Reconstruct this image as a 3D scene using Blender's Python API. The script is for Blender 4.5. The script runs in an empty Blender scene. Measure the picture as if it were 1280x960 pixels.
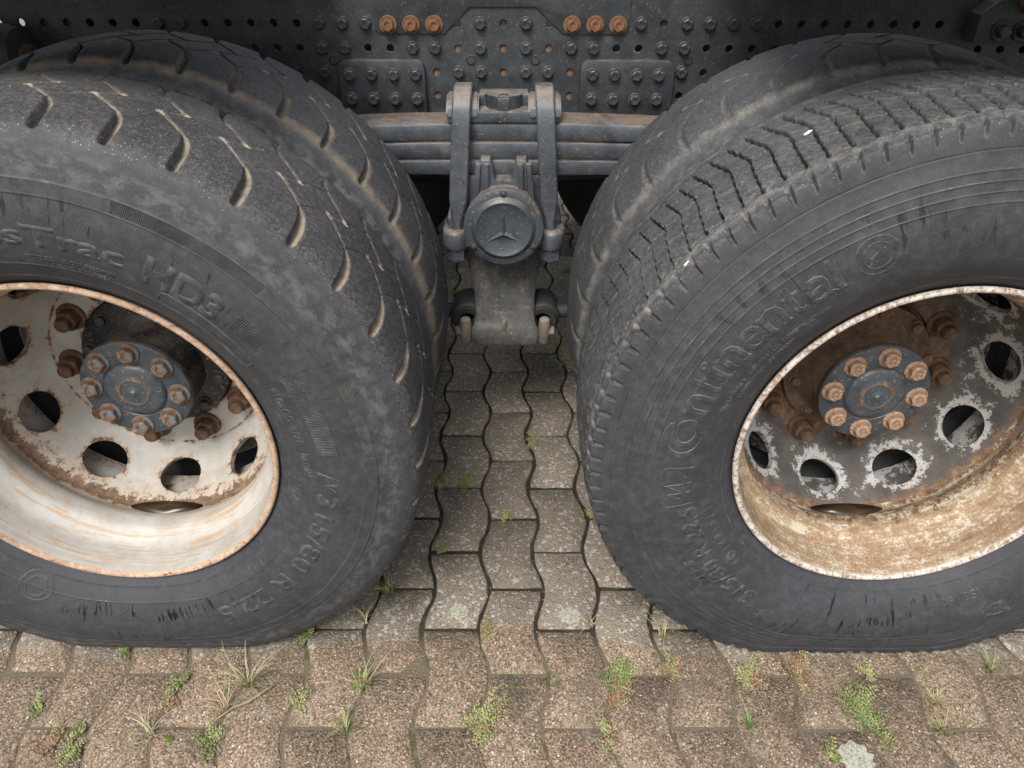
import bpy, bmesh, math, random
import numpy as np
from mathutils import Vector, Matrix
PI = math.pi
S = bpy.context.scene
COL = S.collection
rnd = random.Random(7)

# ------------------------------------------------------------------ camera
cd = bpy.data.cameras.new('camera'); cam = bpy.data.objects.new('camera', cd); COL.objects.link(cam)
cd.sensor_width = 36.0; cd.lens = 951.8 / 1280 * 36; cd.clip_start = 0.02; cd.clip_end = 500
pit, rol = math.radians(33.82), math.radians(0.13)
fw = Vector((0, math.cos(pit), -math.sin(pit))); rt = Vector((1, 0, 0)); up = rt.cross(fw)
rt, up = rt * math.cos(rol) + up * math.sin(rol), up * math.cos(rol) - rt * math.sin(rol)
M = Matrix((rt, up, -fw)).transposed().to_4x4(); M.translation = Vector((0.008, -0.926, 1.285))
cam.matrix_world = M
S.camera = cam
# ------------------------------------------------------------------ sky, sun, exposure
W = bpy.data.worlds.new('World'); S.world = W; W.use_nodes = True
wn = W.node_tree.nodes; wl = W.node_tree.links
sky = wn.new('ShaderNodeTexSky'); sky.sky_type = 'NISHITA'; sky.sun_disc = False
SUN_EL, SUN_AZ = 52.0, 200.0        # azimuth: direction the light comes from, degrees clockwise from +y
sky.sun_elevation = math.radians(SUN_EL); sky.sun_rotation = math.radians(SUN_AZ)
sky.dust_density = 4.0; sky.air_density = 1.3; sky.ozone_density = 0.6
bg = wn['Background']; bg.inputs['Strength'].default_value = 0.105
hs = wn.new('ShaderNodeHueSaturation'); hs.inputs['Saturation'].default_value = 0.35      # thin even cloud
wl.new(sky.outputs['Color'], hs.inputs['Color']); wl.new(hs.outputs['Color'], bg.inputs['Color'])
S.cycles.max_bounces = 4; S.cycles.diffuse_bounces = 3; S.cycles.glossy_bounces = 2
sl = bpy.data.lights.new('sun', 'SUN'); sl.energy = 1.5; sl.angle = math.radians(24); sl.color = (1, 0.965, 0.91)
sun = bpy.data.objects.new('sun', sl); COL.objects.link(sun)
el, az = math.radians(SUN_EL), math.radians(SUN_AZ)
sd = Vector((math.sin(az) * math.cos(el), math.cos(az) * math.cos(el), math.sin(el)))
sun.rotation_euler = (-sd).to_track_quat('-Z', 'Y').to_euler(); sun.location = sd * 20
S.view_settings.view_transform = 'Standard'; S.view_settings.look = 'None'; S.view_settings.gamma = 1
S.view_settings.exposure = 1.15

# ------------------------------------------------------------------ node helpers
class NT:
    def __init__(s, name):
        s.m = bpy.data.materials.new(name); s.m.use_nodes = True
        s.t = s.m.node_tree; s.b = s.t.nodes['Principled BSDF']
    def n(s, typ, **kw):
        nd = s.t.nodes.new('ShaderNode' + typ)
        for k, v in kw.items(): setattr(nd, k, v)
        return nd
    def put(s, sock, v):
        if isinstance(v, bpy.types.NodeSocket): s.t.links.new(v, sock)
        elif isinstance(v, (tuple, list)) and sock.type == 'RGBA': sock.default_value = tuple(v) + ((1,) if len(v) == 3 else ())
        elif sock.type == 'RGBA': sock.default_value = (v, v, v, 1)
        else: sock.default_value = v
    def obj(s): return s.n('TexCoord').outputs['Object']
    def pos(s): return s.n('NewGeometry').outputs['Position']
    def attr(s, name, out='Fac'): return s.n('Attribute', attribute_name=name).outputs[out]
    def scale(s, v, xyz):
        nd = s.n('VectorMath', operation='MULTIPLY'); s.put(nd.inputs[0], v); nd.inputs[1].default_value = xyz; return nd.outputs[0]
    def noise(s, v, sc, det=4, rough=.55, dist=0, out='Fac'):
        nd = s.n('TexNoise'); s.put(nd.inputs['Vector'], v); nd.inputs['Scale'].default_value = sc
        nd.inputs['Detail'].default_value = det; nd.inputs['Roughness'].default_value = rough; nd.inputs['Distortion'].default_value = dist
        return nd.outputs[out]
    def vor(s, v, sc, feat='F1', out='Distance', rand=1):
        nd = s.n('TexVoronoi', feature=feat); s.put(nd.inputs['Vector'], v); nd.inputs['Scale'].default_value = sc
        nd.inputs['Randomness'].default_value = rand; return nd.outputs[out]
    def vor2(s, v, sc):
        nd = s.n('TexVoronoi', feature='F1'); s.put(nd.inputs['Vector'], v); nd.inputs['Scale'].default_value = sc; return nd.outputs['Distance'], nd.outputs['Color']
    def ramp(s, f, stops):
        nd = s.n('ValToRGB'); s.put(nd.inputs[0], f); e = nd.color_ramp.elements
        while len(e) < len(stops): e.new(0.5)
        for q, (p, c) in zip(e, stops):
            q.position = p; q.color = (tuple(c) + (1,)) if isinstance(c, (tuple, list)) else (c, c, c, 1)
        return nd.outputs[0]
    def mix(s, f, a, b, mode='MIX'):
        nd = s.n('Mix', data_type='RGBA', blend_type=mode); s.put(nd.inputs[0], f); s.put(nd.inputs[6], a); s.put(nd.inputs[7], b); return nd.outputs[2]
    def m2(s, op, a, b=0.0, clamp=False):
        nd = s.n('Math', operation=op, use_clamp=clamp); s.put(nd.inputs[0], a); s.put(nd.inputs[1], b); return nd.outputs[0]
    def step(s, v, lo, hi, a=0.0, b=1.0):
        nd = s.n('MapRange', interpolation_type='SMOOTHSTEP'); s.put(nd.inputs[0], v)
        for i, q in enumerate((lo, hi, a, b)): s.put(nd.inputs[1 + i], q)
        return nd.outputs[0]
    def sep(s, v, i): nd = s.n('SeparateXYZ'); s.put(nd.inputs[0], v); return nd.outputs[i]
    def bump(s, h, strength=.5, dist=.001, prev=None):
        nd = s.n('Bump'); s.put(nd.inputs['Height'], h); nd.inputs['Strength'].default_value = strength; nd.inputs['Distance'].default_value = dist
        if prev is not None: s.t.links.new(prev, nd.inputs['Normal'])
        return nd.outputs[0]
    def fin(s, col, rough=.6, nrm=None, metal=0.0, spec=.5):
        s.put(s.b.inputs['Base Color'], col); s.put(s.b.inputs['Roughness'], rough); s.put(s.b.inputs['Metallic'], metal)
        s.b.inputs['Specular IOR Level'].default_value = spec
        if nrm is not None: s.t.links.new(nrm, s.b.inputs['Normal'])
        return s.m

def mat_rubber(name, tan=(.225, .18, .132), film=.5, grains=1.0, streak=0.0, scuff=.5):
    k = NT(name); o = k.obj(); pol = k.attr('pol', 'Vector'); dust = k.attr('dust'); tread = k.attr('tread')
    n1 = k.noise(o, 9, 3, .6); n2 = k.noise(o, 60, 4, .65); n3 = k.noise(o, 420, 2, .6)
    base = k.mix(k.step(n1, .3, .7), (.0225, .0245, .0295), (.0325, .0355, .042))
    base = k.mix(k.m2('MULTIPLY', k.step(n2, .42, .75), film), base, (.074, .077, .083))
    base = k.mix(k.m2('MULTIPLY', k.step(n3, .4, .8), .22), base, (.11, .105, .10))
    grit = k.m2('MULTIPLY', k.m2('MULTIPLY', tread, k.step(k.noise(o, 150, 4, .75), .40, .66)), k.step(n1, .25, .65, .35, .85))
    base = k.mix(k.m2('MULTIPLY', grit, min(.62, .47 * grains)), base, (.135, .116, .094))
    # scuffed pale film on the shoulder (attribute scuff painted by the builder along the shoulder)
    sc = k.attr('scuff'); sn = k.noise(k.scale(pol, (7, 9, 1)), 7, 5, .68, .3)
    scf = k.m2('MULTIPLY', k.m2('MULTIPLY', sc, k.step(sn, .40, .66)), scuff)
    base = k.mix(scf, base, (.235, .228, .215))
    # dust caught in grooves
    dn = k.noise(o, 38, 4, .7)
    df = k.step(k.m2('ADD', dust, k.m2('MULTIPLY', k.m2('SUBTRACT', dn, .5), .9)), .25, .95)
    base = k.mix(df, base, k.mix(n3, tan, tuple(c * 1.45 for c in tan)))
    # sand grains lying on the tread
    vd, vc = k.vor2(o, 330); vr = k.sep(vc, 0)
    dens = k.m2('SUBTRACT', 1.0, k.m2('MULTIPLY', k.step(k.noise(o, 22, 2), .32, .62), .24 * grains))
    g = k.m2('MULTIPLY', k.m2('MULTIPLY', k.step(vr, dens, 1.0), k.step(vd, .30, .16)), tread)
    g = k.step(g, .02, .2)
    base = k.mix(k.m2('MULTIPLY', g, .7), base, k.mix(k.sep(vc, 1), (.18, .16, .13), (.38, .35, .31)))
    rough = k.step(n2, .3, .8, .58, .80)
    if streak:
        st = k.noise(k.scale(pol, (85, 11, 1)), 1.0, 4, .7, .5); big = k.noise(k.scale(pol, (9, 22, 1)), 1.0, 2)
        wet = k.attr('wet')
        wf = k.m2('MULTIPLY', k.step(k.m2('ADD', st, k.m2('MULTIPLY', k.m2('SUBTRACT', big, .5), .5)), .605, .65), wet)
        wf = k.m2('MULTIPLY', wf, streak, True)
        base = k.mix(wf, base, (.006, .0065, .008)); rough = k.mix(wf, rough, .22)
    nr = k.bump(k.m2('ADD', n2, k.m2('MULTIPLY', n3, .5)), .3, .0012)
    return k.fin(base, rough, nr, spec=.35)

RUST = ((.052, .033, .024), (.140, .086, .054), (.265, .178, .118))
def rust_col(k, o, sc=45):
    r = k.noise(o, sc, 4, .7); r2 = k.noise(o, sc * 6, 2, .6)
    return k.ramp(k.m2('ADD', k.m2('MULTIPLY', r, .75), k.m2('MULTIPLY', r2, .25)), [(.30, RUST[0]), (.52, RUST[1]), (.72, RUST[2])])

def mat_paint(name, col, rust=.35, sc=30, rough=.5, dusty=.25, dustcol=(.20, .17, .14), attr=True, settle=.85):
    k = NT(name); o = k.obj()
    n1 = k.noise(o, sc, 5, .72); n2 = k.noise(o, 8, 3); n3 = k.noise(o, 300, 2)
    c = k.mix(k.step(n2, .3, .7), tuple(x * .78 for x in col), tuple(x * 1.22 for x in col))
    c = k.mix(k.m2('MULTIPLY', k.step(k.noise(o, 26, 6, .7), .45, .8), dusty), c, dustcol)
    c = k.mix(k.m2('MULTIPLY', k.step(n3, .62, .75), .35), c, tuple(min(1, x * 2.0) for x in col))
    up_ = k.step(k.sep(k.n('NewGeometry').outputs['Normal'], 2), .35, .9)
    c = k.mix(k.m2('MULTIPLY', up_, k.step(n1, .30, .62, .15 * settle, settle)), c, dustcol)
    c = k.mix(k.m2('MULTIPLY', k.step(k.noise(o, 17, 4, .7), .46, .66), .55), c, tuple(x * .38 for x in col))
    chip = k.step(k.noise(o, 150, 3, .65), .615, .66)
    c = k.mix(k.m2('MULTIPLY', chip, min(1, rust * 3)), c, k.mix(n3, (.12, .075, .048), (.30, .22, .15)))
    f = n1
    if attr: f = k.m2('ADD', n1, k.m2('MULTIPLY', k.attr('rust'), .55))
    th = .86 - rust * .5
    rf = k.step(f, th, th + .05)
    dark = k.step(f, th - .05, th)
    c = k.mix(k.m2('MULTIPLY', dark, .35), c, (.07, .045, .032))
    c = k.mix(rf, c, rust_col(k, o))
    nr = k.bump(k.m2('ADD', n3, k.m2('MULTIPLY', n1, 1.6)), .35, .0010)
    return k.fin(c, k.mix(rf, rough, .9), nr, spec=.4)

def mat_rust(name, tint=(1, 1, 1), sc=45, paint=None, amt=.3):
    k = NT(name); o = k.obj(); c = rust_col(k, o, sc)
    c = k.mix(1.0, c, tint, 'MULTIPLY')
    if paint: c = k.mix(k.step(k.noise(o, 70, 5, .7), .62 - amt * .3, .68 - amt * .3), c, paint)
    nr = k.bump(k.noise(o, 380, 2, .7), .5, .0012)
    return k.fin(c, .92, nr, spec=.2)

def mat_rim_white(name):
    k = NT(name); o = k.obj(); r = k.attr('rust'); pol = k.attr('pol', 'Vector'); barrel = k.attr('barrel')
    n1 = k.noise(o, 55, 6, .74); n2 = k.noise(o, 210, 3, .7); n4 = k.noise(o, 14, 4, .6)
    ps = k.scale(pol, (3.2, 60, 1)); streak = k.noise(ps, 1.6, 6, .76, .3)
    c = k.mix(k.step(n4, .3, .75), (.385, .38, .36), (.29, .28, .26))
    lip = k.attr('lip')
    c = k.mix(k.m2('MULTIPLY', k.step(k.noise(o, 30, 5, .7), .5, .75), .35), c, (.33, .28, .215))
    # fine rust specks over everything, concentrated by the rust attribute
    f = k.m2('ADD', k.m2('MULTIPLY', n1, .75), k.m2('MULTIPLY', n2, .25)); f = k.m2('ADD', f, k.m2('MULTIPLY', r, .42))
    stain = k.step(f, .47, .70); rf = k.step(f, .615, .70)
    c = k.mix(k.m2('MULTIPLY', stain, .62), c, (.36, .235, .125))
    sf = k.m2('MULTIPLY', k.step(k.m2('ADD', streak, k.m2('MULTIPLY', r, .12)), .515, .60), barrel)
    c = k.mix(k.m2('MULTIPLY', sf, .8), c, k.mix(n2, (.30, .185, .085), (.40, .27, .15)))
    c = k.mix(rf, c, rust_col(k, o, 60))
    c = k.mix(lip, c, k.ramp(k.m2('ADD', k.m2('MULTIPLY', n1, .6), k.m2('MULTIPLY', n2, .4)), [(.34, (.16, .085, .05)), (.46, (.31, .20, .135)), (.56, (.40, .29, .21)), (.68, (.52, .47, .41))]))
    dk = k.m2('MULTIPLY', k.step(k.noise(o, 120, 4, .7), .62, .66), k.step(r, .15, .5))
    c = k.mix(dk, c, (.075, .05, .045))
    nr = k.bump(n2, .3, .0008)
    return k.fin(c, k.mix(rf, .52, .9), nr, spec=.4)

def mat_rim_dark(name):
    k = NT(name); o = k.obj(); r = k.attr('rust'); barrel = k.attr('barrel'); pol = k.attr('pol', 'Vector'); prim = k.attr('primer')
    n1 = k.noise(o, 48, 6, .74); n2 = k.noise(o, 190, 4, .72); lip = k.attr('lip'); n4 = k.noise(o, 14, 4, .6)
    disc = k.mix(k.step(n4, .3, .7), (.055, .05, .048), (.10, .09, .083))
    # white primer showing around the hand holes
    pf = k.step(k.m2('ADD', k.m2('ADD', k.m2('MULTIPLY', n1, .7), k.m2('MULTIPLY', n2, .3)), k.m2('ADD', k.m2('MULTIPLY', prim, .26), k.m2('MULTIPLY', k.m2('SUBTRACT', n4, .5), .42))), .66, .71)
    disc = k.mix(pf, disc, k.mix(n2, (.46, .46, .45), (.22, .21, .20)))
    # barrel: pale paint eaten by rust in bands
    bn = k.m2('ADD', k.m2('MULTIPLY', k.noise(k.scale(pol, (3, 22, 1)), 2.2, 6, .7), .45), k.m2('ADD', k.m2('MULTIPLY', n1, .35), k.m2('MULTIPLY', n2, .30)))
    bar = k.ramp(bn, [(.40, (.45, .43, .39)), (.49, (.41, .36, .285)), (.53, (.29, .215, .135)), (.595, (.225, .15, .095)), (.70, (.15, .09, .055)), (.82, (.07, .044, .03))])
    c = k.mix(barrel, disc, bar)
    f = k.m2('ADD', k.m2('ADD', k.m2('MULTIPLY', n1, .7), k.m2('MULTIPLY', n2, .3)), k.m2('MULTIPLY', r, .42)); rf = k.step(f, .66, .74)
    c = k.mix(rf, c, rust_col(k, o, 55))
    c = k.mix(lip, c, k.ramp(k.m2('ADD', k.m2('MULTIPLY', n1, .5), k.m2('MULTIPLY', n2, .5)), [(.36, (.11, .07, .05)), (.45, (.28, .20, .15)), (.52, (.46, .43, .39)), (.66, (.55, .54, .51))]))
    dk = k.m2('MULTIPLY', k.step(k.noise(o, 230, 4, .7), .60, .66), .75)
    c = k.mix(dk, c, (.10, .062, .04))
    nr = k.bump(n2, .35, .0008)
    return k.fin(c, .8, nr, spec=.3)

def mat_paver(name, base_only=False):
    k = NT(name); p = k.pos(); x, y = k.sep(p, 0), k.sep(p, 1)
    nz = k.noise(p, 7, 3, .6); ob = k.n('ObjectInfo').outputs['Random']
    xx = k.m2('MULTIPLY', x, 4.6); bell = k.m2('POWER', 2.718, k.m2('MULTIPLY', k.m2('MULTIPLY', xx, xx), -1.0))
    edge = k.m2('ADD', k.m2('ADD', k.m2('MULTIPLY', bell, .075), .030), k.m2('MULTIPLY', k.m2('SUBTRACT', nz, .5), .16))
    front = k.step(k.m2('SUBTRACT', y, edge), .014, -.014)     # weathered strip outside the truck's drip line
    n_f = k.noise(p, 430, 3, .7); n_m = k.noise(p, 60, 4, .65); n_l = k.noise(p, 9, 3, .6)
    v1d, v1c = k.vor2(p, 165); v2d, v2c = k.vor2(p, 360)
    a, b = k.sep(v1c, 0), k.sep(v2c, 1)
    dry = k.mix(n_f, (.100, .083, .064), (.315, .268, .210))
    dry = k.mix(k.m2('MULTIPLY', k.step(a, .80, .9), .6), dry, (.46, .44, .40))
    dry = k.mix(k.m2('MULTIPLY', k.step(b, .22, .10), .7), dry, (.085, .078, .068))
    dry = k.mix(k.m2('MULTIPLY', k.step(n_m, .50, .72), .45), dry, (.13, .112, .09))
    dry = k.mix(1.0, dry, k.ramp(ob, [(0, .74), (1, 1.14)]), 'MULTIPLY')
    agg = k.ramp(a, [(.0, (.05, .045, .04)), (.14, (.14, .11, .08)), (.36, (.22, .165, .11)), (.58, (.27, .215, .15)), (.74, (.30, .26, .20)), (.84, (.32, .17, .10)), (.92, (.44, .40, .33)), (.985, (.66, .63, .57))])
    fine = k.ramp(b, [(0, (.07, .057, .042)), (.4, (.17, .138, .10)), (.8, (.29, .245, .18)), (1, (.46, .41, .33))])
    wth = k.mix(k.step(k.m2('ADD', v1d, k.m2('MULTIPLY', n_f, .3)), .38, .60), agg, fine)
    wth = k.mix(.14, wth, (.19, .135, .088)); wth = k.mix(1.0, wth, (.90, .83, .81), 'MULTIPLY')
    wth = k.mix(k.m2('MULTIPLY', k.step(n_l, .48, .7), .45), wth, (.10, .085, .066))
    wth = k.mix(k.m2('MULTIPLY', k.step(k.noise(p, 26, 4, .7), .54, .70), .45), wth, (.30, .27, .22))
    wth = k.mix(k.m2('MULTIPLY', k.step(k.noise(p, 17, 4), .6, .72), .28), wth, (.10, .12, .05))
    wth = k.mix(1.0, wth, k.ramp(ob, [(0, .80), (1, 1.14)]), 'MULTIPLY')
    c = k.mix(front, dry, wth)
    c = k.mix(k.m2('MULTIPLY', k.step(k.noise(p, 5.3, 3), .56, .70), .42), c, (.055, .046, .036))
    h = k.m2('ADD', k.m2('MULTIPLY', n_f, .5), k.m2('MULTIPLY', k.step(v1d, .6, .2), .35))
    nr = k.bump(h, .9, .003)
    return k.fin(c, .9, nr, spec=.25)

def mat_joint(name):
    k = NT(name); p = k.pos(); y = k.sep(p, 1)
    n = k.noise(p, 300, 3, .7); m = k.noise(p, 16, 3, .65)
    fr = k.step(y, .10, .02)
    c = k.mix(n, k.mix(fr, (.014, .012, .009), (.065, .053, .038)), k.mix(fr, (.05, .042, .032), (.22, .18, .13)))
    c = k.mix(k.m2('MULTIPLY', k.step(m, .54, .66), .75), c, k.mix(n, (.03, .036, .012), (.10, .105, .038)))
    far = k.step(k.m2('MAXIMUM', k.m2('ABSOLUTE', k.sep(p, 0)), k.m2('ABSOLUTE', k.m2('SUBTRACT', y, 1.0))), 3.2, 3.6)
    c = k.mix(far, c, k.mix(n, (.14, .12, .10), (.27, .24, .20)))
    nr = k.bump(n, .9, .004)
    return k.fin(c, .95, nr, spec=.2)

def mat_plant(name):
    k = NT(name); c = k.attr('col', 'Color'); o = k.obj()
    c = k.mix(k.m2('MULTIPLY', k.noise(o, 180, 3), .35), c, (.03, .035, .012))
    m = k.fin(c, .55, spec=.3)
    k.b.inputs['Subsurface Weight'].default_value = 0.0
    return m

MAT = {}
MAT['rub_l'] = mat_rubber('rubber_cross_lug', film=.34, grains=2.0, streak=.95, scuff=.26)
MAT['rub_li'] = mat_rubber('rubber_cross_lug_dusty', tan=(.145, .115, .085), film=.35, grains=1.1)
MAT['rub_r'] = mat_rubber('rubber_worn_block', tan=(.25, .235, .20), film=.38, grains=1.2, streak=.95, scuff=.42)
MAT['rub_ri'] = mat_rubber('rubber_smooth_worn', tan=(.16, .148, .125), film=.35, grains=.9)
MAT['letter'] = mat_rubber('rubber_lettering', film=.95, grains=0)
MAT['white'] = mat_rim_white('white_rim_paint_rusting'); MAT['dark'] = mat_rim_dark('dark_rim_paint_flaking')
MAT['steel'] = mat_paint('grey_blue_chassis_paint', (.047, .056, .067), rust=.215, rough=.45, dusty=.30)
MAT['frame'] = mat_paint('dark_frame_paint', (.025, .030, .035), rust=.09, rough=.52, dusty=.16, settle=.4)
MAT['cap'] = mat_paint('grey_blue_hub_paint', (.045, .056, .067), rust=.21, sc=60, rough=.40, dusty=.15, dustcol=(.16, .14, .11))
MAT['bolt'] = mat_paint('grey_bolt_paint', (.024, .028, .032), rust=.27, sc=90, rough=.45, dusty=.15, settle=.35)
MAT['boltr'] = mat_paint('rust_tinged_bolt', (.036, .038, .040), rust=.46, sc=90, rough=.55, dusty=.4, dustcol=(.11, .08, .055), settle=.5)
MAT['orange'] = mat_rust('orange_rusty_bolt', (1.0, .83, .72), 60)
MAT['rust'] = mat_rust('brown_rust', (.85, .8, .78), 50)
MAT['rustp'] = mat_rust('pale_rusty_nut', (1.95, 2.05, 2.2), 120)
MAT['rustgrey'] = mat_rust('rusty_bolt_grey_head', (1.1, 1.05, 1.0), 50, (.12, .14, .155), .45)
MAT['hubdk'] = mat_paint('black_hub_grease', (.016, .018, .021), rust=.42, sc=26, rough=.35, dusty=.15)
MAT['hubbr'] = mat_rust('brown_dusty_hub', (.85, .9, .98), 16)
MAT['dirtst'] = mat_paint('dirty_cast_bracket', (.062, .063, .062), rust=.22, sc=22, rough=.75, dusty=.75, dustcol=(.20, .18, .15))
MAT['tanst'] = mat_paint('tan_dirt_bolt', (.135, .115, .09), rust=.35, sc=60, rough=.85, dusty=.5)
MAT['paver'] = mat_paver('concrete_paver'); MAT['joint'] = mat_joint('joint_sand_moss'); MAT['plant'] = mat_plant('weed_leaf')
k = NT('black_underbody'); MAT['under'] = k.fin(k.mix(k.noise(k.obj(), 20), (.012, .013, .014), (.03, .03, .03)), .7)
k = NT('lichen'); MAT['lichen'] = k.fin(k.mix(k.step(k.noise(k.obj(), 240, 4, .7), .4, .6), (.38, .37, .32), (.21, .21, .15)), .95, k.bump(k.noise(k.obj(), 300), .8, .002))
k = NT('dry_twig'); MAT['twig'] = k.fin(k.mix(k.noise(k.obj(), 90), (.17, .13, .09), (.32, .26, .19)), .9)
k = NT('white_stone_chip'); MAT['chip'] = k.fin((.72, .71, .66), .8)
k = NT('pebble'); MAT['pebble'] = k.fin(k.ramp(k.n('ObjectInfo').outputs['Random'], [(0, (.12, .1, .08)), (.4, (.33, .3, .26)), (.7, (.40, .2, .08)), (1, (.6, .58, .53))]), .85)

# ------------------------------------------------------------------ mesh helpers
def link(name, me, mat, parent=None, loc=None, rot=None):
    o = bpy.data.objects.new(name, me); COL.objects.link(o)
    if mat is not None and not me.materials: me.materials.append(mat)
    if parent is not None: o.parent = parent
    if loc is not None: o.location = loc
    if rot is not None: o.rotation_euler = rot
    return o
def me_py(name, v, f, smooth=False):
    me = bpy.data.meshes.new(name); me.from_pydata([tuple(map(float, q)) for q in v], [], [list(map(int, q)) for q in f])
    if smooth: me.shade_smooth()
    me.update(); return me
def me_bm(name, bm, smooth=False, auto=None):
    bmesh.ops.recalc_face_normals(bm, faces=bm.faces)
    if auto is not None:
        for e in bm.edges:
            if len(e.link_faces) == 2 and e.calc_face_angle(0) > math.radians(auto): e.smooth = False
        smooth = True
    for f in bm.faces: f.smooth = smooth
    me = bpy.data.meshes.new(name); bm.to_mesh(me); bm.free(); return me
def fattr(me, name, arr):
    a = me.attributes.new(name, 'FLOAT', 'POINT'); a.data.foreach_set('value', np.asarray(arr, np.float32).ravel())
def vattr(me, name, arr):
    a = me.attributes.new(name, 'FLOAT_VECTOR', 'POINT'); a.data.foreach_set('vector', np.asarray(arr, np.float32).ravel())
def empty(name, loc=(0, 0, 0), parent=None):
    o = bpy.data.objects.new(name, None); COL.objects.link(o); o.location = loc; o.empty_display_size = .1
    if parent is not None: o.parent = parent
    return o
def box_bm(bm, x0, x1, y0, y1, z0, z1, bev=0, seg=2):
    b = bmesh.new(); bmesh.ops.create_cube(b, size=1)
    for v in b.verts: v.co = Vector(((x0 + x1) / 2 + v.co.x * (x1 - x0), (y0 + y1) / 2 + v.co.y * (y1 - y0), (z0 + z1) / 2 + v.co.z * (z1 - z0)))
    if bev: bmesh.ops.bevel(b, geom=b.edges[:], offset=bev, segments=seg, affect='EDGES', profile=.5)
    join(bm, b)
def join(bm, b):
    t = bpy.data.meshes.new('t'); b.to_mesh(t); b.free(); bm.from_mesh(t); bpy.data.meshes.remove(t)
def lathe_bm(bm, prof, seg=48, axis='y', c=(0, 0, 0)):
    """prof: list of (radius, along); closed with fans when radius is 0"""
    rings = []
    for r, a in prof:
        if r < 1e-6: rings.append([bm.verts.new(_ax(0, 0, a, axis, c))])
        else: rings.append([bm.verts.new(_ax(r * math.cos(2 * PI * i / seg), r * math.sin(2 * PI * i / seg), a, axis, c)) for i in range(seg)])
    for A, B in zip(rings, rings[1:]):
        if len(A) == 1 and len(B) == 1: continue
        for i in range(seg):
            j = (i + 1) % seg
            if len(A) == 1: bm.faces.new((A[0], B[i], B[j]))
            elif len(B) == 1: bm.faces.new((A[i], B[0], A[j]))
            else: bm.faces.new((A[i], B[i], B[j], A[j]))
def _ax(u, v, a, axis, c):
    if axis == 'y': return Vector((c[0] + u, c[1] + a, c[2] + v))
    if axis == 'z': return Vector((c[0] + u, c[1] + v, c[2] + a))
    return Vector((c[0] + a, c[1] + u, c[2] + v))
def prism_bm(bm, pts, y0, y1, bev=0, seg=2):
    """extrude an (x,z) outline from y0 (front) to y1"""
    b = bmesh.new(); A = [b.verts.new((x, y0, z)) for x, z in pts]; B = [b.verts.new((x, y1, z)) for x, z in pts]; n = len(pts)
    ff = b.faces.new(A); b.faces.new(B[::-1])
    for i in range(n): b.faces.new((A[i], B[i], B[(i + 1) % n], A[(i + 1) % n]))
    bmesh.ops.recalc_face_normals(b, faces=b.faces)
    if bev: bmesh.ops.bevel(b, geom=[e for e in b.edges if all(abs(v.co.y - y0) < 1e-6 for v in e.verts)], offset=bev, segments=seg, affect='EDGES', profile=.5)
    join(bm, b)
def rounded(x0, x1, z0, z1, r, n=5, corners=(1, 1, 1, 1)):
    """outline; corner flags: bl, br, tr, tl"""
    out = []
    for (cx, cz, a0), fl, q in zip(((x0 + r, z0 + r, PI), (x1 - r, z0 + r, 1.5 * PI), (x1 - r, z1 - r, 0), (x0 + r, z1 - r, .5 * PI)), corners, ((x0, z0), (x1, z0), (x1, z1), (x0, z1))):
        if fl: out += [(cx + r * math.cos(a0 + .5 * PI * i / n), cz + r * math.sin(a0 + .5 * PI * i / n)) for i in range(n + 1)]
        else: out.append(q)
    return out
def hex_bm(bm, r, h, y0=0.0, washer=0.0, wh=.003, dome=.0015, rot=0.0, recess=0):
    """hex head whose seat is at y0 and which sticks out towards -y"""
    b = bmesh.new()
    if washer: lathe_bm(b, [(washer, y0), (washer, y0 - wh * .6), (washer * .93, y0 - wh), (r * .9, y0 - wh)], 20)
    y1 = y0 - (wh if washer else 0)
    ring = lambda rr, yy: [b.verts.new((rr * math.cos(rot + i * PI / 3), yy, rr * math.sin(rot + i * PI / 3))) for i in range(6)]
    A, B = ring(r, y1), ring(r, y1 - h * .86)
    C = ring(r * .86, y1 - h); c0 = b.verts.new((0, y1 - h - dome, 0))
    for P, Q in ((A, B), (B, C)):
        for i in range(6): b.faces.new((P[i], Q[i], Q[(i + 1) % 6], P[(i + 1) % 6]))
    if recess:
        D = ring(r * .5, y1 - h); E = ring(r * .42, y1 - h + recess)
        for P, Q in ((C, D), (D, E)):
            for i in range(6): b.faces.new((P[i], Q[i], Q[(i + 1) % 6], P[(i + 1) % 6]))
        b.verts.remove(c0); b.faces.new(E)
    else:
        for i in range(6): b.faces.new((C[i], c0, C[(i + 1) % 6]))
    join(bm, b)
def hexmesh(name, *a, **kw):
    bm = bmesh.new(); hex_bm(bm, *a, **kw); return me_bm(name, bm, auto=28)
def tube_bm(bm, pts, rad, seg=10, cap=True):
    pts = [Vector(p) for p in pts]; rings = []
    for i, p in enumerate(pts):
        t = (pts[min(i + 1, len(pts) - 1)] - pts[max(i - 1, 0)]).normalized()
        a = t.orthogonal().normalized() if i == 0 else (rings_a - t * rings_a.dot(t)).normalized()
        rings_a = a; b = t.cross(a); r = rad[i] if isinstance(rad, (list, tuple)) else rad
        rings.append([bm.verts.new(p + (a * math.cos(2 * PI * j / seg) + b * math.sin(2 * PI * j / seg)) * r) for j in range(seg)])
    for A, B in zip(rings, rings[1:]):
        for j in range(seg): bm.faces.new((A[j], A[(j + 1) % seg], B[(j + 1) % seg], B[j]))
    if cap: bm.faces.new(rings[0][::-1]); bm.faces.new(rings[-1])

def tag(o, label, cat=None, group=None, kind=None):
    if label: o['label'] = label
    if cat: o['category'] = cat
    if group: o['group'] = group
    if kind: o['kind'] = kind
    return o

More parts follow.
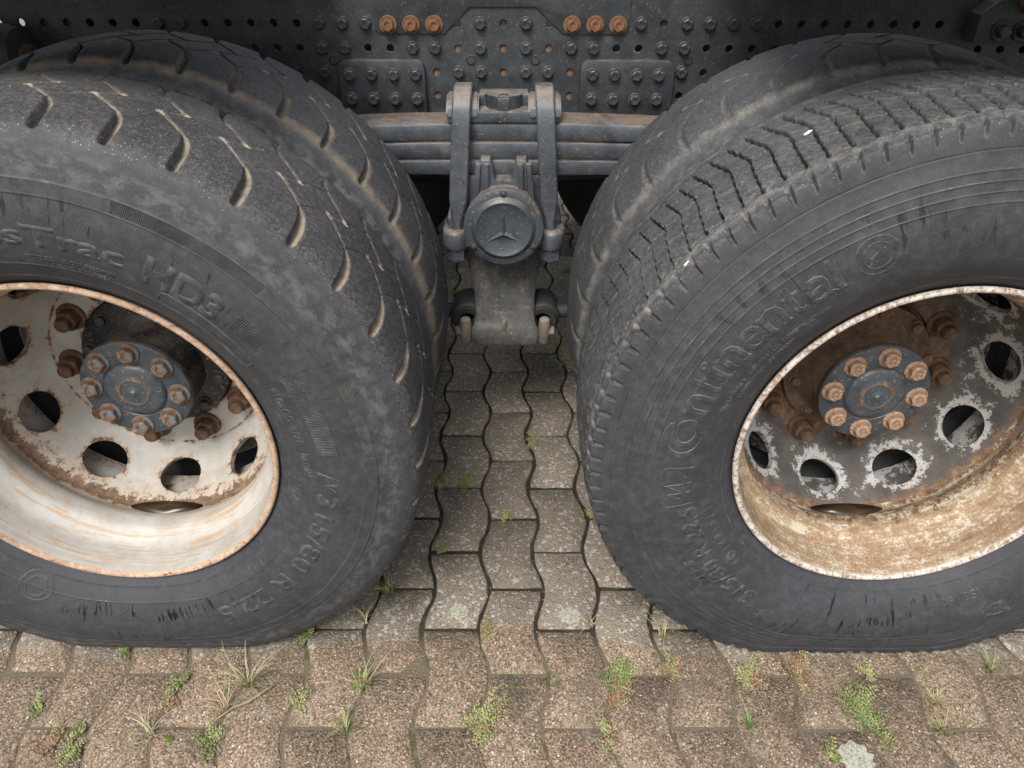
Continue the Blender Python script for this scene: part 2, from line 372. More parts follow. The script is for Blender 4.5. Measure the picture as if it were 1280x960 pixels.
# ------------------------------------------------------------------ pavement
PW, PL, PY0 = .117, .2165, .3055
def jx(k, y): return -.052 + PW * k - .022 * (y - .3) - .0112 * math.cos(2 * PI * (y - PY0) / PL) + .0007 * math.cos(6 * PI * (y - PY0) / PL)
def bed_z(x, y, r):
    t = min(1, max(0, (y - .03) / .10)); return -.0023 * (1 - t) - .0062 * t + (r - .5) * (.0008 + .002 * t)
def axis_vals(fine0, fine1, st, far):
    a = list(np.arange(fine0, fine1 + 1e-6, st)); s = st; lo, hi = fine0, fine1; L, H = [], []
    while lo > -far: s *= 1.5; lo -= s; hi += s; L.append(lo); H.append(hi)
    return L[::-1] + a + H
gx = axis_vals(-1.2, 1.2, .03, 60); gy = axis_vals(-.7, 2.4, .03, 60)
rr = random.Random(3)
gv = [(x, y, bed_z(x, y, rr.random())) for y in gy for x in gx]
nx_ = len(gx); gf = [(j * nx_ + i, j * nx_ + i + 1, (j + 1) * nx_ + i + 1, (j + 1) * nx_ + i) for j in range(len(gy) - 1) for i in range(nx_ - 1)]
pavement = tag(link('pavement', me_py('pavement', gv, gf, True), MAT['joint']), None, kind='structure')

def paver_outline(par, seed, zone):
    """outline of a wavy paver about its centre, before the joint gap"""
    r = random.Random(seed); yc = PY0 + (.5 if par == 0 else 0) * PL; n = 12
    xm = (jx(-1, yc) + jx(0, yc)) / 2
    g, t = (.0036, .0036) if zone else (.0022, .0014)
    L = [(jx(-1, yc + s) + g - xm, s) for s in np.linspace(PL / 2 - t, -PL / 2 + t, n + 1)]
    R = [(jx(0, yc + s) - g - xm, s) for s in np.linspace(-PL / 2 + t, PL / 2 - t, n + 1)]
    wob = [(r.uniform(-.0010, .0010), r.uniform(-.0008, .0008)) for _ in range(7)]
    out = []
    for i, (x, y) in enumerate(L + R):
        u = i / (2 * n + 2) * 7; a, b = wob[int(u) % 7], wob[(int(u) + 1) % 7]; f = u - int(u)
        cr = .0016 if i in (0, n, n + 1, 2 * n + 1) else 0      # worn corners
        out.append((x + a[0] + (b[0] - a[0]) * f + r.uniform(-.0011, .0011) - math.copysign(cr, x), y + a[1] + (b[1] - a[1]) * f + r.uniform(-.0011, .0011) - math.copysign(cr, y)))
    return out
def paver_geo(par, seed, zone):
    o = paver_outline(par, seed, zone); n = len(o); r = random.Random(seed + 50); ins = .0035 if zone else .0026; dp = .0028 if zone else .0020
    cx = sum(p[0] for p in o) / n; V, F = [], []
    def inset(d):
        out = []
        for i in range(n):
            a, b, c = Vector(o[i - 1]), Vector(o[i]), Vector(o[(i + 1) % n])
            n1 = (b - a).normalized(); n2 = (c - b).normalized()
            nn = Vector((-(n1.y + n2.y), n1.x + n2.x)).normalized(); out.append(b + nn * d)
        return out
    top = inset(ins); 
    V += [(p.x, p.y, r.uniform(-.0004, .0006)) for p in top]
    V += [(p[0], p[1], -dp + r.uniform(-.0008, .0006)) for p in o]
    V += [(p[0], p[1], -.03) for p in o]
    V.append((cx, 0, .0006)); c = 3 * n
    for i in range(n):
        j = (i + 1) % n
        F += [(i, j, c), (n + i, n + j, j, i), (2 * n + i, 2 * n + j, n + j, n + i)]
    return V, F
PV = {}
for par in (0, 1):
    for s in range(4):
        for zn in (0, 1): PV[par, s, zn] = paver_geo(par, s * 11 + par, zn)
PM = {}
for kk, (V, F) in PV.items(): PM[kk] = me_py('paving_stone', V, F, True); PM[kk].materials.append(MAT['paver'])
cells = []
for c in range(-30, 31):
    par = c % 2
    for j in range(-12, 20):
        yc = PY0 + (.5 if par == 0 else 0) * PL + j * PL; xc = (jx(c - 1, yc) + jx(c, yc)) / 2
        cells.append((xc, yc, par))
def prio(q):
    x, y, _ = q
    d1 = max(abs(x) - 1.05, 0) + max(-.32 - y, 0) + max(y - .12, 0)
    d2 = max(abs(x) - .32, 0) * 1.5 + max(y - 2.3, 0) + max(-.3 - y, 0)
    return min(d1, d2)
cells.sort(key=prio)
sv, sf = [], []
for i, (x, y, par) in enumerate(cells):
    r = random.Random(i * 7 + 1); s = r.randrange(4); dz = r.uniform(-.0015, .0015); tx, ty = r.uniform(-.010, .010), r.uniform(-.010, .010); fk = .45 if y < .02 else 1; tx *= fk; ty *= fk; dz *= fk; x += r.uniform(-.0016, .0016); y += r.uniform(-.002, .002)
    if i < 300:
        o = link('paving_stone', PM[par, s, int(y > .06)], None, pavement, (x, y, dz), (tx, ty, r.uniform(-.012, .012) * (1 if y > .06 else .5)))
    else:
        b = len(sv); V, F = PV[par, s, int(y > .06)]
        sv += [(x + v[0], y + v[1], v[2] + dz + ty * -v[0] + tx * v[1]) for v in V]; sf += [tuple(b + q for q in f) for f in F]
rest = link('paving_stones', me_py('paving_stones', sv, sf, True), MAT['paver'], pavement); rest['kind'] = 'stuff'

# ------------------------------------------------------------------ truck root
truck = tag(empty('truck', (0, 1.25, 0)), 'heavy truck chassis with twin rear axles, leaf springs and dual wheels', 'truck')
TY = -1.25                                   # parts are laid out in world coordinates; the root stands under the middle of the truck
def part(name, me, mat, parent=truck, loc=(0, 0, 0), rot=None):
    l = Vector(loc)
    if parent is truck: l = l + Vector((0, TY, 0))
    return link(name, me, mat, parent, l, rot)

# ------------------------------------------------------------------ tyres
AXZ = .505; AXL = (-.675, AXZ); AXR = (.671, AXZ - .002)
def sstep(x, a, b):
    t = np.clip((x - a) / (b - a), 0, 1); return t * t * (3 - 2 * t)
def catmull(P, n=40):
    P = np.array(P, float); out = []
    for i in range(len(P) - 1):
        p0, p1, p2, p3 = P[max(i - 1, 0)], P[i], P[i + 1], P[min(i + 2, len(P) - 1)]
        for t in np.linspace(0, 1, n, endpoint=False):
            out.append(.5 * (2 * p1 + (p2 - p0) * t + (2 * p0 - 5 * p1 + 4 * p2 - p3) * t * t + (3 * p1 - p0 - 3 * p2 + p3) * t ** 3))
    out.append(P[-1]); return np.array(out)
SIDE_L = [(.292, .060), (.301, .049), (.312, .038), (.327, .026), (.346, .014), (.370, .0055), (.398, .0008), (.430, .0010), (.458, .0055), (.482, .0115), (.503, .018), (.519, .026), (.530, .037), (.5365, .054), (.5405, .085), (.5430, .125), (.5436, .160)]
SIDE_R = [(.292, .060), (.301, .049), (.312, .038), (.327, .026), (.346, .014), (.370, .0055), (.398, .0008), (.430, .0020), (.455, .0055), (.478, .0110), (.496, .0165), (.503, .0180), (.507, .0185), (.520, .0215), (.5330, .0260), (.5370, .0300), (.5400, .050), (.5425, .085), (.5438, .125), (.5442, .160)]
def profile(ctrl, rings, coarse_in=True, tread_step=.002, side_step=.005):
    half = catmull(ctrl); full = np.vstack([half, np.c_[half[::-1, 0], .32 - half[::-1, 1]][1:]])
    s = np.r_[0, np.cumsum(np.hypot(*np.diff(full, axis=0).T))]; T = s[-1]; C = T / 2
    s_sh = np.interp(.015, half[:, 1][np.argmin(half[:, 1]):], s[:len(half)][np.argmin(half[:, 1]):])   # sidewall/tread changeover (outer side)
    pos = list(np.arange(0, s_sh, side_step)) + list(np.arange(s_sh, T - s_sh, tread_step)) + list(np.arange(T - s_sh, T, .014)) + [T]
    im = np.argmin(half[:, 0]); 
    for r in rings:
        sr = np.interp(r, half[:, 0], s[:len(half)])
        pos += [sr + q for q in (-.0024, -.0012, -.0006, 0, .0006, .0012, .0024)]
    pos = np.array(sorted(set(np.round(pos, 5)))); pos = pos[np.r_[True, np.diff(pos) > .0004]]
    R = np.interp(pos, s, full[:, 0]); Y = np.interp(pos, s, full[:, 1])
    dr = np.gradient(R, pos); dy = np.gradient(Y, pos); L = np.hypot(dr, dy)
    return pos - C, R, Y, -dy / L * -1, dr / L * -1        # v (0 at the crown), radius, y, normal (nr, ny)
def capsule(X, V, a, b, wa, wb):
    """distance to segment a-b divided by its local half width, and the parameter along it"""
    ax, ay = a; bx, by = b; dx, dy = bx - ax, by - ay; L2 = dx * dx + dy * dy
    t = np.clip(((X - ax) * dx + (V - ay) * dy) / L2, 0, 1)
    return np.hypot(X - ax - t * dx, V - ay - t * dy) / (wa + (wb - wa) * t), t
RT = .544
SCOOP = [tuple(q) for q in catmull([(0, .117, .0012, .0015), (-.62, .109, .0038, .0045), (-1.45, .092, .0066, .0085), (-1.95, .066, .0082, .0120), (-2.15, .036, .0080, .0140)], 4)]
def lug_pattern(th, v, phase, mirror=1, worn=1.0, pitch=360 / 39):
    """worn traction tread: curved scoops at both shoulders joined by a Z of narrow grooves.  th in degrees, v across the tread"""
    ph = ((mirror * (th - phase)) % pitch); dep = np.zeros_like(th); dst = np.zeros_like(th)
    mm = math.radians(1) * RT
    def P(deg, y): return (deg * mm, y - .168)
    X0 = ph * mm; v = v - .008
    A, N1, N2, Bq = P(0, .117), P(4.65, .158), P(1.7, .178), P(7.0, .222)
    cx, cy = (N1[0] + N2[0]) / 2, 0.0
    for sh in (-2, -1, 0, 1, 2):
        X = X0 - sh * pitch * mm
        for sgn in (1, -1):
            XX, VV = (X, v) if sgn == 1 else (2 * cx - X, -v)
            # scoop: three tapering pieces
            for a, b in zip(SCOOP, SCOOP[1:]):
                q, t = capsule(XX, VV, P(a[0], a[1]), P(b[0], b[1]), a[2], b[2]); w = a[3] + (b[3] - a[3]) * t
                pa, pb = P(a[0], a[1]), P(b[0], b[1])
                sd_ = ((XX - pa[0]) * (pb[1] - pa[1]) - (VV - pa[1]) * (pb[0] - pa[0])) / math.hypot(pb[0] - pa[0], pb[1] - pa[1]) / b[2]      # + / - tells the two flanks apart
                k = np.where(sd_ > -.1, sstep(1.18 - q, 0, 1.20), sstep(1.0 - q, 0, .55))
                dep = np.maximum(dep, w * k * worn)
                dst = np.maximum(dst, (.30 + .40 * sstep(sd_, -.3, .5)) * sstep(1.22 - q, 0, .35) * np.minimum(1, .62 + w * 40))
            q, t = capsule(XX, VV, A, N1, .0028, .0034); dep = np.maximum(dep, .0042 * worn * sstep(1.1 - q, 0, .6)); dst = np.maximum(dst, .62 * sstep(1.4 - q, 0, .8))
            q, t = capsule(XX, VV, A, P(4.65 - pitch, .158), .0020, .0020); dep = np.maximum(dep, .0024 * worn * sstep(1.1 - q, 0, .7)); dst = np.maximum(dst, .45 * sstep(1.6 - q, 0, .8))
        q, t = capsule(X, v, N1, N2, .0028, .0028); dep = np.maximum(dep, .0040 * worn * sstep(1.1 - q, 0, .6)); dst = np.maximum(dst, .62 * sstep(1.5 - q, 0, .8))
        for c in (N1, N2):
            q = np.hypot((X - c[0]) * .75, v - c[1]) / .0058; dep = np.maximum(dep, .0036 * worn * sstep(1.1 - q, 0, .7)); dst = np.maximum(dst, .95 * sstep(1.25 - q, 0, .5))
    return dep, dst * min(1, .45 + worn * .55)
def block_pattern(th, v, phase, pitch=360 / 111):
    """worn block tread: bent cracks across the tread, a zigzag groove, slots on the shoulder"""
    mm = math.radians(1) * RT; idx = np.floor((th - phase) / pitch); ph = (th - phase) - idx * pitch
    dep = np.zeros_like(th); dst = np.zeros_like(th); Y = v + .16
    h1 = (np.sin(idx * 12.9898) * 43758.5453) % 1.0
    kx = np.interp(Y, [.03, .065, .118, .172, .25, .30], [1.6, 1.25, .72, 0, 1.75, 2.4])
    jag = .035 * np.sin(v * 520 + idx * 2.1) + .10 * np.sin(v * 260 + idx * 1.7) + .16 * (h1 - .5)
    # heel and toe wear: every block tilts a little
    for sh in (-1, 0, 1):
        d = np.abs(ph - kx - jag - sh * pitch) * mm
        dep = np.maximum(dep, .0140 * sstep(.0021 - d, 0, .0014) * sstep(Y, .058, .066) * (1 - sstep(Y, .245, .26)))
        # closed end pocket of the crack
        q = np.hypot(d, (Y - .064)) / .0036; dep = np.maximum(dep, .0100 * sstep(1.1 - q, 0, .5))
        # shoulder slots: run from the tread edge down the side
        ds = (ph - 1.75 - sh * pitch) * mm
        q, t = capsule(ds, v, (0, -.1195), (.0016, -.1490), .0062, .0030); dep = np.maximum(dep, (.0095 - .0045 * t) * np.where(ds > 0, sstep(1.05 - q, 0, .35), sstep(1.15 - q, 0, .95))); dst = np.maximum(dst, .30 * sstep(1.4 - q, 0, .6))
    ramp = (((ph - kx) % pitch) / pitch)
    wear = (ramp - .5) * .0040 * sstep(Y, .060, .075) * (1 - sstep(Y, .24, .27)) * (.6 + .8 * h1)
    tri = np.abs(((ph - 1.25) / pitch) % 1.0 - .5) * 2
    for yc, am, w, dp in ((.062, .010, .0018, .0034), (.118, .004, .0014, .0024), (.170, .005, .0016, .0030), (.214, .005, .0014, .0026)):
        d = np.abs(Y - yc - (tri - .5) * am * -1); dep = np.maximum(dep, dp * sstep(w * 1.6 - d, 0, w)); dst = np.maximum(dst, .42 * sstep(w * 2.2 - d, 0, w * 1.5))
    dst = np.maximum(dst, .34 * (1 - sstep(np.abs(Y - .047), .006, .024)))      # dusty shoulder rib
    return dep - wear, dst

def build_tyre(parent, kind, phase, mat, cut, fine, step, worn=1.0, mirror=1, tread_step=.002, streak_at=-90, squash=True, rim_z=AXZ, dusty_sh=0.0):
    ctrl = SIDE_R if kind == 'block' else SIDE_L
    rings = [.318, .3445, .4485, .468] if kind == 'lug' else [.320, .440, .4535, .4665, .480, .5045]
    v, R, Y, nr, ny = profile(ctrl, rings, tread_step=tread_step)
    th = [cut]; f0, f1 = fine
    while th[-1] < cut + 360 - step * .5:
        a = th[-1]; th.append(a + (step if f0 - 1 <= a < f1 else 1.0))
    th = np.array(th); th = cut + (th - cut) * 360 / (th[-1] - cut); th = th[:-1]
    TH, VV = np.meshgrid(th, v, indexing='ij'); RR = np.broadcast_to(R, TH.shape).copy(); YY = np.broadcast_to(Y, TH.shape).copy()
    if kind == 'lug': dep, dst = lug_pattern(TH, VV, phase, mirror, worn)
    else: dep, dst = block_pattern(TH, VV, phase)
    outer = VV < -.12
    disp = -dep
    # fine raised moulding rings and the stepped decor band on the side
    for r in rings:
        hh = -.0011 if (kind == 'block' and r == .5045) else .0010
        dst = np.maximum(dst, np.where(outer, .30 * np.exp(-((RR - r - .0012) / .0014) ** 2), 0))
        disp = disp + np.where(outer, hh * np.exp(-((RR - r) / .0009) ** 2), 0)
    if kind == 'lug':
        band = sstep(RR, .4485, .4495) * (1 - sstep(RR, .467, .468)) * outer
        seg = np.zeros_like(TH)
        for a, b in ((69, 110), (24, 42), (-60, 2), (130, 170)): seg = np.maximum(seg, sstep(TH, a, a + .6) * (1 - sstep(TH, b - .6, b)))
        disp = disp + band * seg * .0010
    rs = np.random.RandomState(int(abs(phase) * 10) + 3)
    for kf in range(8):
        fa, fb, pa = rs.randint(2, 40), rs.uniform(5, 60), rs.uniform(0, 6.28)
        disp = disp + np.where(VV < -.15, .00003, .00012) * np.sin(np.radians(TH) * fa + VV * fb + pa)
    RR = RR + disp * nr; YY = YY + disp * ny
    t = np.radians(TH); X = RR * np.cos(t); Z = RR * np.sin(t)
    # weight on the tyre: flat at the contact, sidewall bulging just above it
    if squash:
        sn_ = np.maximum(-np.sin(t), .2); rmax = (rim_z - .0015) / sn_; k_ = np.minimum(1, (rmax - .30) / (.5330 - .30))
        RR = np.where(RR > .30, .30 + (RR - .30) * k_, RR)
        db = np.abs((TH + 90 + 180) % 360 - 180); tuck = (1 - sstep(db, 20, 62)) * sstep(RR, .400, .475)      # the shoulder rolls under towards the contact patch
        YY = YY - np.where(VV < 0, -1, 1) * tuck * .009 * (np.abs(VV) > .10) * (.75 + .25 * sstep(db, 0, 22))
        X = RR * np.cos(t); Z = np.maximum(RR * np.sin(t), .0015 - rim_z)
    co = np.stack([X, YY, Z], -1).reshape(-1, 3); nt, nv = TH.shape
    i = np.arange(nt)[:, None]; j = np.arange(nv - 1)[None, :]; i2 = (i + 1) % nt
    q = np.stack([i * nv + j, i * nv + j + 1, i2 * nv + j + 1, i2 * nv + j], -1).reshape(-1, 4)
    me = bpy.data.meshes.new('tyre'); me.vertices.add(len(co)); me.vertices.foreach_set('co', co.astype(np.float32).ravel())
    me.loops.add(len(q) * 4); me.loops.foreach_set('vertex_index', q.astype(np.int32).ravel())
    me.polygons.add(len(q)); me.polygons.foreach_set('loop_start', np.arange(0, len(q) * 4, 4, dtype=np.int32)); me.polygons.foreach_set('loop_total', np.full(len(q), 4, np.int32))
    me.update(calc_edges=True); me.shade_smooth()
    aV = np.abs(VV)
    scuff = np.exp(-((aV - .172) / .022) ** 2) * (VV < 0) if kind == 'lug' else np.exp(-((aV - .112) / .012) ** 2)
    scuff = np.maximum(scuff, .30 * (aV < .105)) if kind == 'block' else scuff
    scuff = np.maximum(scuff, .14 * np.exp(-((aV - .215) / .04) ** 2))
    if dusty_sh: dst = np.maximum(dst, dusty_sh * np.exp(-((aV - .128) / .016) ** 2))
    tread = 1 - sstep(aV, .125, .150)
    dd = (TH - streak_at + 180) % 360 - 180
    wet = np.exp(-(dd / 26) ** 4) * sstep(RR, .315, .33) * (1 - sstep(RR, .425, .45)) * outer
    wet = np.maximum(wet, .75 * np.exp(-((RR - .43) / .045) ** 2) * outer * np.exp(-((dd - (165 if kind == 'lug' else -150)) / 60) ** 4) * .93)
    fattr(me, 'dust', dst); fattr(me, 'scuff', scuff); fattr(me, 'tread', tread); fattr(me, 'wet', wet)
    vattr(me, 'pol', np.stack([np.radians(TH) * .42, VV, VV * 0], -1))
    # side profile lookup for lettering
    o = VV[0] < -.12
    order = np.argsort(R[o]); 
    return link('tyre', me, mat, parent), (R[o][order], Y[o][order])

# ------------------------------------------------------------------ raised lettering on the sidewalls
class Side:
    """maps (clockwise distance, radius) drawings onto a tyre's outer side"""
    def __init__(s, prof): s.r, s.y = prof
    def yat(s, r): return float(np.interp(r, s.r, s.y))
    def pt(s, th, r, raise_):
        a = math.radians(th); return (r * math.cos(a), s.yat(r) - raise_, r * math.sin(a))
def text_tris(txt, weight=0.0, cuts=5):
    cu = bpy.data.curves.new('t', 'FONT'); cu.body = txt; cu.size = 1.0; cu.resolution_u = 3; cu.offset = weight; cu.fill_mode = 'FRONT' if False else 'BOTH'
    ob = bpy.data.objects.new('t', cu); COL.objects.link(ob)
    dg = bpy.context.evaluated_depsgraph_get(); me = ob.evaluated_get(dg).to_mesh(); bm = bmesh.new(); bm.from_mesh(me)
    ob.evaluated_get(dg).to_mesh_clear(); bpy.data.objects.remove(ob); bpy.data.curves.remove(cu)
    bmesh.ops.remove_doubles(bm, verts=bm.verts, dist=1e-4)
    zs = [v.co.y for v in bm.verts]; xs = [v.co.x for v in bm.verts]; y0, y1 = min(zs), max(zs)
    for i in range(1, cuts): bmesh.ops.bisect_plane(bm, geom=bm.verts[:] + bm.edges[:] + bm.faces[:], plane_co=(0, y0 + (y1 - y0) * i / cuts, 0), plane_no=(0, 1, 0), dist=1e-5)
    return bm, min(xs), max(xs)
def put_text(side, txt, th0, th1, r0, cap, raise_=.0009, weight=0.0, out=None, italic=0.0):
    """text reading clockwise from th0 to th1 (th1 < th0), baseline at radius r0, capital height cap"""
    bm, a, b = text_tris(txt, weight); k = cap / .69
    lay = bm.verts.layers.float.new('dust')
    ed = [e for e in bm.edges if len(e.link_faces) == 1]; nrm = {}
    for e in ed:
        a_, b_ = e.verts; t_ = b_.co - a_.co; n_ = Vector((-t_.y, t_.x, 0)); c_ = e.link_faces[0].calc_center_median() - a_.co
        if n_.dot(c_) > 0: n_ = -n_
        if n_.length > 1e-9: n_.normalize()
        for v in e.verts: nrm[tuple(round(q, 5) for q in v.co)] = nrm.get(tuple(round(q, 5) for q in v.co), Vector((0, 0, 0))) + n_
    r = bmesh.ops.extrude_edge_only(bm, edges=ed); low = {v for v in r['geom'] if isinstance(v, bmesh.types.BMVert)}
    for v in bm.verts: v[lay] = .10
    for v in low:
        n_ = nrm.get(tuple(round(q, 5) for q in v.co), Vector((0, 0, 0))); v.co += (n_.normalized() if n_.length > 1e-6 else n_) * (.0013 / k); v[lay] = .72
    for v in bm.verts:
        x = (v.co.x + italic * v.co.y - a) / (b - a); rr_ = r0 + v.co.y * k
        v.co = Vector(side.pt(th0 + (th1 - th0) * x, rr_, -.0004 if v in low else raise_))
    if out is None: return bm
    join(out, bm)
def ribbon(bm, side, pts, w, th0, scale_th, r0, sc, raise_):
    """a stroke of constant width drawn in letter units and wrapped on the side"""
    P = [Vector(p) for p in pts]
    Q = [P[0]]
    for a, b in zip(P, P[1:]):
        n = max(1, int((b - a).length / .22)); Q += [a + (b - a) * (i + 1) / n for i in range(n)]
    L, R = [], []
    for i, p in enumerate(Q):
        t = (Q[min(i + 1, len(Q) - 1)] - Q[max(i - 1, 0)]).normalized(); n = Vector((-t.y, t.x)) * w / 2
        L.append(p + n); R.append(p - n)
    lay = bm.verts.layers.float.get('dust') or bm.verts.layers.float.new('dust')
    def f(p, h):
        v = bm.verts.new(side.pt(th0 - p.x * scale_th, r0 + p.y * sc, h)); v[lay] = .10 if h > 0 else .72; return v
    ew = .0013 / sc; LW = [p + (p - q).normalized() * ew for p, q in zip(L, R)]; RW = [q + (q - p).normalized() * ew for p, q in zip(L, R)]
    LT, RTp, LB, RB = [[f(p, h) for p in A] for A, h in ((L, raise_), (R, raise_), (LW, -.0004), (RW, -.0004))]
    for i in range(len(Q) - 1):
        for A, B in ((LT, RTp), (LB, LT), (RTp, RB)): bm.faces.new((A[i], A[i + 1], B[i + 1], B[i]))
    bm.faces.new((LT[0], RTp[0], RB[0], LB[0])); bm.faces.new((LT[-1], LB[-1], RB[-1], RTp[-1]))
def arc(cx, cy, rx, ry, a0, a1, n=16): return [(cx + rx * math.cos(math.radians(a0 + (a1 - a0) * i / n)), cy + ry * math.sin(math.radians(a0 + (a1 - a0) * i / n))) for i in range(n + 1)]
GL = {
 'n': (.98, [([(.16, 0), (.16, 1)], .19), ([(.16, .70), (.30, .92), (.50, 1.0), (.68, .92), (.76, .70), (.76, 0)], .19), ([(0, .03), (.34, .03)], .07), ([(.60, .03), (.94, .03)], .07), ([(0, .97), (.16, .97)], .07)]),
 't': (.70, [([(.26, 1.36), (.26, .25), (.34, .07), (.48, .04), (.62, .12)], .18), ([(.02, .95), (.58, .95)], .10)]),
 'i': (.48, [([(.2, 0), (.2, 1)], .19), ([(.02, .03), (.38, .03)], .07), ([(.04, .97), (.2, .97)], .07), (arc(.2, 1.33, .11, .11, 0, 360, 12), .07)]),
 'e': (.86, [([(.12, .53), (.74, .53), (.73, .72), (.62, .92), (.43, 1.0), (.22, .90), (.10, .66), (.09, .42), (.18, .16), (.40, .03), (.60, .06), (.76, .2)], .15)]),
 'a': (.88, [([(.12, .80), (.26, .97), (.46, 1.0), (.63, .90), (.68, .70), (.68, .14), (.82, .04)], .17), ([(.66, .58), (.36, .52), (.14, .36), (.12, .16), (.26, .03), (.44, .04), (.66, .2)], .13)]),
 'l': (.50, [([(.2, 0), (.2, 1.40)], .19), ([(.02, .03), (.38, .03)], .07), ([(.04, 1.37), (.2, 1.37)], .07)]),
 'C': (1.95, [(arc(.86, .50, .78, .86, 42, 300, 28), .20), (arc(1.10, .50, .52, .50, 0, 360, 24), .17), ([(1.42, 1.12), (1.30, 1.34)], .12)]),
}
def word(bm, side, txt, th0, th1, r0, xh, raise_=.0014):
    tot = sum(GL[c][0] for c in txt); sc = (th0 - th1) / tot; x = 0; i = 0
    for c in txt:
        for pts, w in GL[c][1]:
            ribbon(bm, side, [(p[0] + x, p[1]) for p in pts], w, th0, sc, r0, xh, raise_ + .00002 * (i % 7)); i += 1
        x += GL[c][0]
def line_on(bm, side, pts, w=.0012, raise_=.0008):
    """thin raised line through (angle, radius) points"""
    rm = sum(p[1] for p in pts) / len(pts); k = math.degrees(1 / rm)
    ribbon(bm, side, [(-p[0] / k / .02, p[1] / .02) for p in pts], w / .02, 0, k * .02, 0, .02, raise_)
def ribs(bm, side, th0, th1, r0, r1, n, slant=0.0, h=.0009, duty=.45):
    for i in range(n):
        a = th0 + (th1 - th0) * i / n; d = (th1 - th0) / n * duty / 2; m = 3
        V = [[bm.verts.new(side.pt(a + slant * q / m + s * d, r0 + (r1 - r0) * q / m, hh)) for s, hh in ((-1, -.0004), (0, h), (1, -.0004))] for q in range(m + 1)]
        for A, B in zip(V, V[1:]):
            bm.faces.new((A[0], A[1], B[1], B[0])); bm.faces.new((A[1], A[2], B[2], B[1]))
def letter_part(bm, name, mat, parent):
    bmesh.ops.recalc_face_normals(bm, faces=bm.faces)
    me = bpy.data.meshes.new(name); bm.to_mesh(me); bm.free()
    n = len(me.vertices)
    if 'dust' not in me.attributes: fattr(me, 'dust', np.zeros(n) + .35)
    fattr(me, 'tread', np.zeros(n)); fattr(me, 'scuff', np.zeros(n)); fattr(me, 'wet', np.zeros(n)); vattr(me, 'pol', np.zeros((n, 3)))
    return link(name, me, mat, parent)

